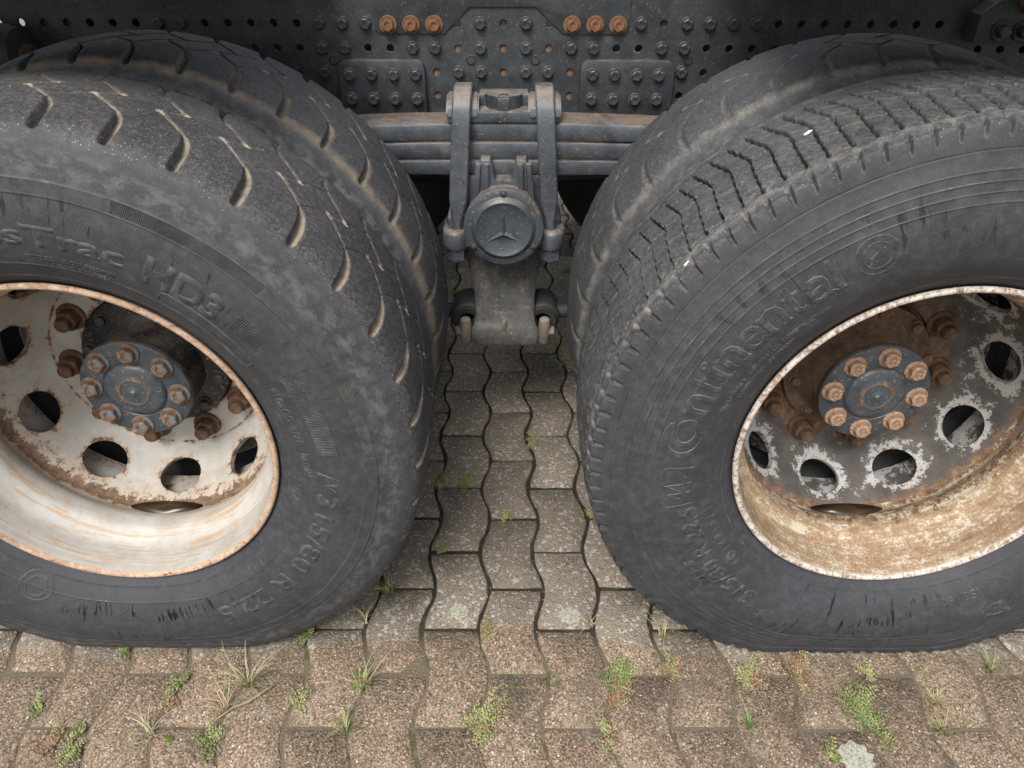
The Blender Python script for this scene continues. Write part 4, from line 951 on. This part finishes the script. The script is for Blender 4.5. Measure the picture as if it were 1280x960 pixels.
# pocket between the straps: curved wall, floor and back
N = 10; po = [(-.011 + .040 * math.cos(PI + PI * i / N), .742 + .0330 * math.sin(PI + PI * i / N) * 1.0) for i in range(N + 1)]; pi_ = [(-.011 + .031 * math.cos(PI + PI * i / N), .742 + .0240 * math.sin(PI + PI * i / N)) for i in range(N + 1)]
b = bmesh.new(); zl, zh = .870, .9030
ro, ri_, ro2, ri2 = [[b.verts.new((x, y, z)) for x, y in P] for P, z in ((po, zh), (pi_, zh), ([(x * .9 - .001, y) for x, y in po], zl), ([(x * .85 - .0015, y) for x, y in pi_], zl))]
for i in range(N):
    for A, B in ((ro, ri_), (ro2, ro), (ri_, ri2)): b.faces.new((A[i], A[i + 1], B[i + 1], B[i]))
b.faces.new(ri2); join(bm, b); box_bm(bm, -.064, .042, .7450, .800, .8740, .8990, .003)
box_bm(bm, -.0235, .0015, .7025, .7200, .8740, .9010, .002)
sm = me_bm('spring_saddle', bm, auto=35); fattr(sm, 'rust', np.zeros(len(sm.vertices))); sad = part('spring_saddle', sm, MAT['steel'])
link('centre_bolt', use(SMALLBOLT, MAT['boltr']), None, sad, (-.011, .7350, .8900), (-PI / 2, 0, 0))

# ------------------------------------------------------------------ trunnion bracket under the spring
bm = bmesh.new()
box_bm(bm, -.100, .078, .690, .803, .640, .7410, .006)
box_bm(bm, -.140, .118, .690, .800, .5920, .6480, .012)
for xc in (-.1180, .0950):
    lathe_bm(bm, [(0, .6330), (.020, .6330), (.0250, .6300), (.0290, .6240), (.0290, .5960), (.0265, .5900), (0, .5900)], 28, axis='z', c=(xc, .6670, 0))
    box_bm(bm, min(xc, -.011) if xc < 0 else .02, max(xc, -.04) if xc < 0 else xc, .6500, .72, .5935, .6290, .006)
    box_bm(bm, xc - .0285, xc + .0285, .6670, .72, .5930, .6310, .004)
lathe_bm(bm, [(.0800, .6250), (.0815, .6350), (.0815, .80), (0, .80)], 48, c=(-.011, 0, .653))
# forked rib standing on the hub
prism_bm(bm, [(-.0760, .690), (-.0620, .7800), (-.0585, .7845), (-.0400, .7845), (-.0360, .7800), (-.0315, .7500), (-.0260, .7425), (.0040, .7425), (.0095, .7500), (.0140, .7800), (.0180, .7845), (.0365, .7845), (.0400, .7800), (.0540, .690)], .6620, .702, .003)
for xa, xb in ((-.0635, -.0715), (-.0465, -.0490), (.0245, .0270), (.0415, .0495)):
    b = bmesh.new(); P = [(xa - .0055, .7800), (xa + .0055, .7800), (xb + .0065, .700), (xb - .0065, .700)]; prism_bm(b, P, .6530, .668, .003); join(bm, b)
tm = me_bm('trunnion_bracket', bm, auto=35); co = np.array([v.co[:] for v in tm.vertices]); fattr(tm, 'rust', np.where((co[:, 2] < .634) & (np.abs(co[:, 0] + .011) > .08), .22, .05)); tb = part('trunnion_bracket', tm, MAT['steel'])
LN = hexmesh('strap_nut', .0240, .033, 0, dome=0); LN.materials.append(MAT['steel']); fattr(LN, 'rust', np.full(len(LN.vertices), .15))
for xc in (-.1180, .0950): link('strap_nut', LN, None, tb, (xc, .6670, .5905), (PI / 2, 0, .3))
# trunnion cap
bm = bmesh.new(); lathe_bm(bm, [(0, .6130), (.030, .6128), (.050, .6112), (.0560, .6085), (.0600, .6068), (.0640, .6090), (.0675, .6140), (.0700, .6165), (.0820, .6175), (.0855, .6195), (.0865, .6230), (.0865, .6290), (.0800, .6310)], 72, c=(-.011, 0, .6530)); cm = me_bm('trunnion_cap', bm, auto=40)
co = np.array([v.co[:] for v in cm.vertices]); rad = np.hypot(co[:, 0] + .011, co[:, 2] - .653); an = np.degrees(np.arctan2(co[:, 2] - .653, co[:, 0] + .011))
fattr(cm, 'rust', sstep(rad, .066, .074) * (.18 + .34 * np.exp(-((an - 38) / 28) ** 2) + .2 * np.exp(-((an - 95) / 25) ** 2) + .2 * np.exp(-((an + 90) / 14) ** 2))); cap = part('trunnion_cap', cm, MAT['cap'])
bm = bmesh.new()     # raised three-pointed star
c0 = bm.verts.new((-.011, .6030, .6440)); tips, vals = [], []
for i in range(3):
    a = math.radians(90 + 120 * i); tips.append(bm.verts.new((-.011 + .0500 * math.cos(a) * (1 if i == 0 else .86), .6122, .6440 + .0500 * math.sin(a) * (1 if i == 0 else .80))))
    a += math.radians(60); vals.append(bm.verts.new((-.011 + .0072 * math.cos(a), .6122, .6440 + .0072 * math.sin(a))))
for i in range(3): bm.faces.new((c0, tips[i], vals[i])); bm.faces.new((c0, vals[i - 1], tips[i]))
st = me_bm('star_emblem', bm); fattr(st, 'rust', np.zeros(len(st.vertices))); link('star_emblem', st, MAT['cap'], cap)
SC = hexmesh('cap_screw', .0058, .0035, 0, washer=.0072, wh=.0012); SC.materials.append(MAT['boltr'])
for a in (90, 213, 327): link('cap_screw', SC, None, cap, (-.011 + .0765 * math.cos(math.radians(a)), .6172, .653 + .0765 * math.sin(math.radians(a))))
# cast lower arm with the torque-rod mounts
bm = bmesh.new(); secs = [(.620, .108, .700), (.575, .100, .700), (.530, .0850, .699), (.480, .0735, .695), (.440, .0705, .6880), (.405, .0700, .6760), (.388, .0720, .6660), (.378, .0790, .6590), (.360, .0795, .6560), (.342, .0795, .6560), (.336, .0770, .6590)]; rows_ = []
for z, hw, yf in secs:
    row = []
    for q in range(13):
        u = -1 + q / 6; e_ = max(0, abs(u) - .80) / .20; row.append(bm.verts.new((-.0095 + hw * u, yf + .010 * e_ * e_, z)))
    row += [bm.verts.new((-.0095 + hw, .80, z)), bm.verts.new((-.0095 - hw, .80, z))]; rows_.append(row)
for A, B in zip(rows_, rows_[1:]):
    for i in range(15): bm.faces.new((A[i], A[(i + 1) % 15], B[(i + 1) % 15], B[i]))
bm.faces.new(rows_[-1]); bm.faces.new(rows_[0][::-1])
am = me_bm('lower_arm', bm, auto=40); co = np.array([v.co[:] for v in am.vertices]); fattr(am, 'rust', .25 * np.exp(-((co[:, 2] - .53) / .05) ** 2)); arm = part('lower_arm', am, MAT['dirtst'])
bm = bmesh.new()
for txt, z, cp, yy in (('585 001', .4210, .0095, .6800), ('C 3 33', .4050, .0080, .6745)):
    bm = bmesh.new(); b, xa, xb = text_tris(txt, .01, 2); kk = cp / .69; ed = [e for e in b.edges if len(e.link_faces) == 1]; r_ = bmesh.ops.extrude_edge_only(b, edges=ed); low = {v for v in r_['geom'] if isinstance(v, bmesh.types.BMVert)}
    for v in b.verts: v.co = Vector((-.0095 + (v.co.x - (xa + xb) / 2) * kk, yy + (.003 if v in low else 0) - (v.co.y * kk) * -.3, z + v.co.y * kk))
    join(bm, b)
    em_ = me_bm('cast_numbers', bm); fattr(em_, 'rust', np.zeros(len(em_.vertices))); link('cast_numbers', em_, MAT['dirtst'], arm)
bm = bmesh.new(); box_bm(bm, -.0165, -.0065, .6570, .6720, .3780, .4020, .003); nb_ = me_bm('cast_nub', bm, auto=30); fattr(nb_, 'rust', np.full(len(nb_.vertices), .2)); link('cast_nub', nb_, MAT['tanst'], arm)
for s_, xc in ((-1, -.1035), (1, .0855)):
    bm = bmesh.new(); lathe_bm(bm, [(0, .3400), (.0115, .3400), (.0140, .3440), (.0145, .3900), (.0125, .4020), (.008, .4060), (0, .4070)], 20, axis='z', c=(xc, .6700, 0)); pm = me_bm('mount_pin', bm, auto=35); fattr(pm, 'rust', np.zeros(len(pm.vertices))); link('mount_pin', pm, MAT['tanst'], arm)
    HB = hexmesh('mount_bolt', .0125, .014, 0); fattr(HB, 'rust', np.zeros(len(HB.vertices))); link('mount_bolt', HB, MAT['tanst'], arm, (xc + s_ * .010, .672, .3680), (0, 0, s_ * PI / 2 + 0))
    bm = bmesh.new(); lathe_bm(bm, [(.020, .7000), (.0330, .6980), (.0350, .7020), (.0350, .7080), (.0400, .7120), (.0420, .7160), (.0420, .790), (.030, .795)], 40, c=(xc + s_ * -.004, 0, .3820))
    tube_bm(bm, [(xc + s_ * .03, .752, .382), (xc + s_ * .30, .752, .392), (xc + s_ * .62, .752, .41)], .019, 14); rm = me_bm('torque_rod', bm, auto=35); fattr(rm, 'rust', np.full(len(rm.vertices), .1)); part('torque_rod', rm, MAT['under'])

# ------------------------------------------------------------------ rest of the truck: axles, far side, overhead covers added for shade
for ax in (AXL, AXR):
    bm = bmesh.new(); lathe_bm(bm, [(.11, .37), (.115, .40), (.115, .70), (.085, .74), (.08, 1.0), (.19, 1.12), (.21, 1.25), (.19, 1.38), (.08, 1.5), (.085, 1.76), (.115, 1.80), (.115, 2.13)], 32); part('axle', me_bm('axle', bm, True), MAT['under'], truck, (ax[0], 0, ax[1]))
bm = bmesh.new(); lathe_bm(bm, [(.055, .795), (.055, 1.705)], 24, c=(-.011, 0, .640)); part('trunnion_shaft', me_bm('trunnion_shaft', bm, True), MAT['under'])
bm = bmesh.new(); box_bm(bm, -1.38, 1.51, 1.535, 1.610, .812, 1.095, .004); part('frame_rail', me_bm('frame_rail', bm), MAT['under'])
bm = bmesh.new(); box_bm(bm, -.64, .62, 1.70, 1.80, .741, .852, .004); box_bm(bm, -.14, .12, 1.70, 1.85, .56, .742, .01); box_bm(bm, -.09, .07, 1.70, 1.84, .336, .56, .01); tube_bm(bm, [(-.62, 1.76, .41), (-.1, 1.76, .38), (.08, 1.76, .38), (.62, 1.76, .41)], .03, 12); part('spring_assembly', me_bm('spring_assembly', bm), MAT['under'])
bm = bmesh.new()
for x in (-.99, -.36, .34, 1.28):
    bm = bmesh.new(); box_bm(bm, x - .04, x + .04, FY + .0095, 1.535, .86, 1.05, .004); part('cross_member', me_bm('cross_member', bm), MAT['under'])
pv, pq = SIDE_L, None
bm = bmesh.new(); hp = [(r, y) for r, y in SIDE_L[::2]] + [SIDE_L[-1]]; hp = hp + [(r, .32 - y) for r, y in hp[::-1][1:]]
lathe_bm(bm, [(.06, .10)] + hp + [(.06, .22)], 64); FT = me_bm('far_tyre', bm, True)
for v in FT.vertices: v.co.z = max(v.co.z, .0015 - AXZ)
FT.materials.append(MAT['under'])
for ax in (AXL, AXR):
    for y in (1.825, 2.18): part('wheel', FT, None, truck, (ax[0], y, ax[1]))
for x0, x1 in ((-1.38, -.44), (.44, 1.50)):  # unseen covers added on top of the rails to keep skylight out
    bm = bmesh.new(); box_bm(bm, x0, x1, FY + .004, 1.600, 1.0985, 1.106, .002); part('sky_block_plate', me_bm('sky_block_plate', bm), MAT['under'])
bm = bmesh.new(); box_bm(bm, -.438, .438, FY + .004, 1.330, 1.0985, 1.106, .002); part('sky_block_plate', me_bm('sky_block_plate', bm), MAT['under'])  # added middle cover, dims the ground by the bracket
# unseen flat panels added over the wheels to shade them, open between
for x0, x1 in ((-1.42, -.40), (.40, 1.42)):
    for y0, y1 in ((.10, .84), (1.66, 2.40)):
        bm = bmesh.new(); box_bm(bm, x0, x1, y0, y1, 1.200, 1.212, .004); part('shade_panel', me_bm('shade_panel', bm), MAT['under'])
# ------------------------------------------------------------------ weeds
def px2ground(px, py, z=0.0):
    d = rt * ((px - 640) / 951.8) + up * ((480 - py) / 951.8) + fw; t = (z - 1.285) / d.z; p = Vector((.008, -.926, 1.285)) + d * t; return p.x, p.y
def plant_me(name, V, F, C):
    me = me_py(name, V, F, False); a = me.color_attributes.new('col', 'FLOAT_COLOR', 'POINT'); a.data.foreach_set('color', np.array([tuple(c) + (1,) for c in C], np.float32).ravel()); me.materials.append(MAT['plant']); return me
GREEN, LIME, STRAW, RED = (.17, .21, .075), (.30, .31, .13), (.50, .44, .27), (.27, .165, .105)
def grass(seed, n, h, spread, c1, c2, mixc):
    r = random.Random(seed); V, F, C = [], [], []
    for i in range(n):
        a = r.uniform(0, 2 * PI); hh = h * r.uniform(.45, 1.1); lean = r.uniform(.25, 1.1) * spread; w = r.uniform(.0008, .0014); c = c1 if r.random() < mixc else c2; c = tuple(x * r.uniform(.75, 1.2) for x in c)
        bx, by = r.uniform(-.006, .006), r.uniform(-.006, .006); kk = r.uniform(-.5, .5); b = len(V); m = 5
        for q in range(m + 1):
            t = q / m; d = lean * hh * (t ** 1.5); x = bx + math.cos(a + kk * t) * d; y = by + math.sin(a + kk * t) * d; z = -.004 + hh * (t - .45 * t * t * min(1.6, lean)); ww = w * (1 - t * .92)
            V += [(x - math.sin(a) * ww, y + math.cos(a) * ww, z), (x + math.sin(a) * ww, y - math.cos(a) * ww, z + ww * .5)]; cc = tuple(x_ * (.75 + .35 * t) for x_ in c); C += [cc, cc]
        F += [(b + 2 * q, b + 2 * q + 1, b + 2 * q + 3, b + 2 * q + 2) for q in range(m)]
    return V, F, C
def sedum(seed, n, size, c1, c2, mixc, stretch=1.0, ang=0.0):
    """low stonecrop: creeping stems set with small plump leaves"""
    r = random.Random(seed); V, F, C = [], [], []
    for i in range(n):
        a = r.uniform(0, 2 * PI); L = size * r.uniform(.35, 1.0); c = c1 if r.random() < mixc else c2; bend = r.uniform(-.6, .6); up_ = r.uniform(.15, .55); kq = r.uniform(.8, 1.15)
        ox, oy = r.gauss(0, size * .22), r.gauss(0, size * .22); k_ = max(4, int(L / .0048))
        for q in range(k_):
            t = q / k_; x = ox + math.cos(a + bend * t) * L * t; y = oy + math.sin(a + bend * t) * L * t; z = .001 + up_ * L * t
            for sgn in (-1, 1):
                da = a + bend * t + sgn * r.uniform(.8, 1.4); l = r.uniform(.0050, .0085) * (1.05 - .35 * t); w = l * .34; ux, uy = math.cos(da), math.sin(da); e = r.uniform(.1, .6); b = len(V); cc = tuple(x_ * (kq + r.uniform(-.08, .08)) for x_ in c)
                V += [(x, y, z), (x + ux * l * .5 - uy * w, y + uy * l * .5 + ux * w, z + e * l * .5), (x + ux * l, y + uy * l, z + e * l), (x + ux * l * .5 + uy * w, y + uy * l * .5 - ux * w, z + e * l * .5), (x + ux * l * .5, y + uy * l * .5, z + e * l * .5 + w * .7)]
                F += [(b, b + 1, b + 4), (b + 1, b + 2, b + 4), (b + 2, b + 3, b + 4), (b + 3, b, b + 4)]; C += [cc] * 5
    ca, sa = math.cos(ang), math.sin(ang)
    V = [((x * ca * stretch - y * sa / stretch ** .5), (x * sa * stretch + y * ca / stretch ** .5), z) for x, y, z in V]; return V, F, C
def moss(seed, size, c1):
    r = random.Random(seed); bm = bmesh.new(); bmesh.ops.create_icosphere(bm, subdivisions=4, radius=1)
    for v in bm.verts:
        n = .5 + .5 * math.sin(v.co.x * 3 + seed) * math.cos(v.co.y * 4 - seed); k_ = size * (.62 + .35 * n) * r.uniform(.93, 1.07); v.co = Vector((v.co.x * k_, v.co.y * k_ * .7, max(v.co.z, -.4) * size * .22 * r.uniform(.7, 1.3) + r.uniform(0, .0015)))
    V = [v.co[:] for v in bm.verts]; F = [[v.index for v in f.verts] for f in bm.faces]; bm.free(); return V, F, [tuple(x * r.uniform(.5, 1.5) for x in c1) for _ in V]
SEDG, SEDB = 'stonecrop weeds in the paving joints', 'grass tufts in the paving joints'
WEEDS = [  # kind, pixel, size, (colour a, colour b, share), label
 ('g', 312, 858, .075, 34, STRAW, LIME, .7, 'largest straw-coloured grass tuft, in front of the white rim wheel'),
 ('g', 284, 888, .050, 14, STRAW, LIME, .8, 'thin dry grass tuft beside the dead twig'),
 ('g', 455, 858, .065, 18, STRAW, LIME, .55, 'tuft with long pale blades right of the large straw tuft'),
 ('g', 432, 915, .038, 22, LIME, GREEN, .6, 'bright green grass tuft near the bottom edge left of centre'),
 ('g', 190, 920, .050, 14, STRAW, LIME, .75, 'straw tuft with mossy foot near the bottom edge at the left'),
 ('g', 487, 738, .034, 26, STRAW, GREEN, .6, 'brownish grass clump beside the left tyre'),
 ('g', 458, 776, .050, 9, STRAW, LIME, .85, 'few dry blades in the joint under the left tyre edge'),
 ('g', 937, 908, .040, 14, LIME, GREEN, .5, 'vivid green grass sprig in front of the right tyre'),
 ('g', 1235, 838, .045, 26, LIME, GREEN, .7, 'yellow-green grass tuft at the far right'),
 ('g', 1167, 880, .034, 26, STRAW, LIME, .5, 'dull yellow grass tuft right of the leafy green plant'),
 ('g', 1178, 915, .036, 24, LIME, RED, .75, 'yellow grass tuft with reddish base at the lower right'),
 ('g', 1200, 905, .026, 7, LIME, GREEN, .6, 'tiny upright grass sprig at the lower right'),
 ('g', 1155, 842, .020, 8, LIME, GREEN, .5, 'tiny green sprig close under the right tyre'),
 ('g', 828, 795, .055, 16, STRAW, LIME, .8, 'dry brown blades at the left foot of the right tyre'),
 ('g', 740, 782, .040, 8, STRAW, STRAW, .9, 'few dry straws in the joint right of the lichen ring'),
 ('g', 695, 855, .026, 10, LIME, GREEN, .4, 'small fresh green sprig in the middle of the paving'),
 ('g', 697, 428, .075, 10, STRAW, LIME, .9, 'long dry stalks beside the inner right tyre'),
 ('g', 703, 455, .045, 16, STRAW, GREEN, .55, 'dry grass by the inner right tyre, below the long stalks'),
 ('s', 220, 858, .020, 11, LIME, GREEN, .6, 'small green stonecrop left of the large straw tuft'),
 ('s', 212, 884, .016, 8, RED, LIME, .6, 'small reddish stonecrop left of the dry twig'),
 ('s', 45, 890, .016, 8, LIME, GREEN, .6, 'small stonecrop in a joint near the left edge'),
 ('s', 66, 928, .026, 16, RED, LIME, .8, 'red-brown stonecrop at the lower left corner'),
 ('s', 88, 938, .020, 16, LIME, GREEN, .7, 'yellow-green stonecrop beside the red one at the lower left'),
 ('s', 101, 914, .012, 7, LIME, GREEN, .5, 'tiny stonecrop above the red one at the lower left'),
 ('s', 266, 925, .026, 18, LIME, GREEN, .5, 'stonecrop at the foot of the dead twig'),
 ('s', 383, 795, .018, 12, LIME, GREEN, .6, 'stonecrop touching the left tyre'),
 ('s', 374, 880, .018, 9, LIME, RED, .7, 'loose stonecrop between the two straw tufts'),
 ('s', 455, 850, .020, 13, LIME, GREEN, .6, 'stonecrop growing in the tuft with long pale blades'),
 ('s', 602, 904, .034, 36, LIME, RED, .75, 'broad stonecrop mat at the lower centre'),
 ('s', 610, 790, .016, 11, LIME, RED, .6, 'small stonecrop in the joint at the centre'),
 ('s', 156, 812, .016, 8, LIME, GREEN, .6, 'pale stonecrop under the left tyre near its white rim'),
 ('s', 774, 848, .032, 26, LIME, GREEN, .6, 'leafy stonecrop right of centre'),
 ('s', 768, 872, .022, 14, RED, LIME, .75, 'red stonecrop below the leafy one right of centre'),
 ('s', 757, 920, .022, 10, LIME, RED, .8, 'yellowish stonecrop at the bottom right of centre'),
 ('s', 843, 838, .026, 18, LIME, RED, .6, 'stonecrop in front of the left foot of the right tyre'),
 ('s', 935, 850, .028, 22, LIME, RED, .55, 'long stonecrop in a joint in front of the right tyre'),
 ('s', 1000, 838, .030, 24, RED, LIME, .65, 'pinkish stonecrop under the right tyre'),
 ('s', 1082, 842, .020, 11, LIME, RED, .7, 'yellow-green stonecrop touching the right tyre'),
 ('s', 1080, 893, .036, 42, GREEN, LIME, .75, 'large leafy green plant at the lower right'),
 ('s', 1107, 925, .018, 9, LIME, RED, .7, 'small yellow stonecrop right of the white lichen'),
 ('s', 1042, 945, .016, 9, LIME, GREEN, .6, 'small stonecrop left of the white lichen'),
 ('s', 553, 602, .018, 10, GREEN, LIME, .6, 'dark green weed beside the left tyre between the wheels'),
 ('s', 580, 606, .026, 18, LIME, GREEN, .5, 'green weed in a cross joint between the wheels'),
 ('s', 662, 556, .018, 9, GREEN, LIME, .6, 'small green weed high between the wheels'),
 ('s', 633, 646, .014, 8, LIME, GREEN, .6, 'tiny weed in the joint midway between the wheels'),
 ('s', 554, 688, .012, 8, LIME, GREEN, .5, 'tiny weed left of the bright paving stone'),
 ('s', 740, 645, .014, 8, GREEN, LIME, .6, 'dark weed against the right tyre'),
 ('m', 709, 340, .030, 0, (.14, .17, .02), None, 0, 'yellow-green moss pad behind the spring bracket at the right'),
 ('m', 568, 366, .024, 0, (.12, .16, .02), None, 0, 'moss pad behind the spring bracket at the left'),
 ('m', 212, 924, .011, 0, (.10, .13, .02), None, 0, 'moss cushion near the bottom edge at the left'),
 ('m', 640, 858, .009, 0, (.09, .11, .02), None, 0, 'moss in the joint at the lower centre'),
]
for i, (kd, px, py, sz, n, c1, c2, mx, lab) in enumerate(WEEDS):
    x, y = px2ground(px, py)
    if kd == 'g': g_ = grass(i + 5, int(n * 1.5), sz * 1.4, 1.25, c1, c2, mx); nm, cat, grp = 'grass_tuft', 'grass', SEDB
    elif kd == 's': g_ = sedum(i + 5, int(n * 1.15), sz * 1.4, c1, c2, mx, 1.35, random.Random(i).uniform(1.1, 2.0)); nm, cat, grp = 'stonecrop_weed', 'weed', SEDG
    else: g_ = moss(i + 5, sz, c1); nm, cat, grp = 'moss_pad', 'moss', 'moss pads in the paving joints'
    tag(link(nm, plant_me(nm, *g_), None, None, (x, y, .0005)), lab, cat, grp)
# dead twig
a, b = px2ground(268, 903), px2ground(346, 857); mx_, my_ = (a[0] + b[0]) / 2, (a[1] + b[1]) / 2
bm = bmesh.new(); tube_bm(bm, [(a[0] - mx_, a[1] - my_, .004), (-.02, -.012, .006), (0.004, -.001, .0065), (.03, .022, .008), (b[0] - mx_, b[1] - my_, .006)], [.0012, .0020, .0026, .0026, .0018], 8); tag(link('twig', me_bm('twig', bm, True), MAT['twig'], None, (mx_, my_, 0)), 'dead grey-brown twig lying on the paving by the straw grass', 'twig')
# lichen
for px, py, sz, lab in ((712, 770, .022, 'round pale lichen ring on the paving stone between the wheels'), (1070, 948, .030, 'white lichen patch at the bottom right'), (574, 765, .020, 'faint pale lichen patch on the stone left of the lichen ring')):
    x, y = px2ground(px, py); r = random.Random(px); bm = bmesh.new(); c0 = bm.verts.new((0, 0, .0012)); n = 30; rg = [[bm.verts.new((sz * k_ * math.cos(2 * PI * j / n) * (1 + .16 * math.sin(j * 2.1) * k_), sz * k_ * math.sin(2 * PI * j / n) * (1 + .13 * math.cos(j * 1.7) * k_), .0004 + .0016 * (k_ < .95) * r.random())) for j in range(n)] for k_ in (.35, .65, .85, 1.0)]
    for j in range(n): bm.faces.new((c0, rg[0][j], rg[0][(j + 1) % n]))
    for A, B in zip(rg, rg[1:]):
        for j in range(n): bm.faces.new((A[j], B[j], B[(j + 1) % n], A[(j + 1) % n]))
    tag(link('lichen_patch', me_bm('lichen_patch', bm, True), MAT['lichen'], None, (x, y, .0016)), lab, 'lichen', 'lichen on the paving')
# pale stone chips lying on the right tyre
for (th_, y_, sz, lab) in ((117.5, .150, .0070, 'long white stone chip on top of the right block-tread tyre'), (141.6, .040, .0048, 'white stone chip on the shoulder of the right block-tread tyre')):
    r = random.Random(int(th_)); bm = bmesh.new(); bmesh.ops.create_icosphere(bm, subdivisions=2, radius=1)
    for v in bm.verts: v.co = Vector((v.co.x * sz * r.uniform(.85, 1.1), v.co.y * sz * .38 * r.uniform(.8, 1.2), v.co.z * sz * .22 * r.uniform(.7, 1.2)))
    R_ = float(np.interp(y_, [q[1] for q in SIDE_R[-6:]], [q[0] for q in SIDE_R[-6:]])) + .0012; a = math.radians(th_)
    tag(link('stone_chip', me_bm('stone_chip', bm, False), MAT['chip'], None, (AXR[0] + R_ * math.cos(a), y_, AXR[1] + R_ * math.sin(a)), (0, PI / 2 - a, .3)), lab, 'stone')
# rain water left in the bottom of the two rims
k = NT('dirty_rain_water'); MAT['water'] = k.fin(k.mix(k.noise(k.obj(), 60, 3), (.022, .014, .008), (.055, .034, .016)), .28, k.bump(k.noise(k.obj(), 40), .05, .001))
for ax, lab in ((AXL, 'brown rain puddle lying in the bottom of the white rim'), (AXR, 'brown rain puddle lying in the bottom of the dark rusty rim')):
    n = 28; V = [(.058 * math.cos(2 * PI * i / n), .1890 + .0180 * math.sin(2 * PI * i / n), -.0012) for i in range(n)] + [(.075 * math.cos(2 * PI * i / n), .1890 + .0180 * math.sin(2 * PI * i / n), 0) for i in range(n)] + [(0, .189, 0)]
    F = [(n + i, n + (i + 1) % n, 2 * n) for i in range(n)] + [(i, (i + 1) % n, n + (i + 1) % n, n + i) for i in range(n)]
    tag(link('rain_puddle', me_py('rain_puddle', V, F, True), MAT['water'], None, (ax[0], 0, ax[1] - .2622)), lab, 'puddle')
# loose grit on the paving
r = random.Random(21); V, F = [], []
for i in range(1500):
    x, y = r.uniform(-1.05, 1.05), r.uniform(-.25, .12) if r.random() < .8 else r.uniform(.1, .9)
    if y > .12: x *= .22
    s = r.uniform(.0006, .0018) * (1.8 if r.random() < .04 else 1); b = len(V); V += [(x + s * r.uniform(.7, 1.2), y, s * .4), (x, y + s * r.uniform(.7, 1.2), s * .4), (x - s, y, s * .4), (x, y - s * r.uniform(.7, 1.2), s * .4), (x, y, s * 1.2), (x, y, -.001)]
    F += [(b, b + 1, b + 4), (b + 1, b + 2, b + 4), (b + 2, b + 3, b + 4), (b + 3, b, b + 4)]
tag(link('grit', me_py('grit', V, F, True), MAT['pebble']), 'loose grit scattered over the paving stones', 'grit', kind='stuff')
print('SCENE DONE', len(bpy.data.objects), sum(len(o.data.polygons) for o in bpy.data.objects if o.type == 'MESH'))
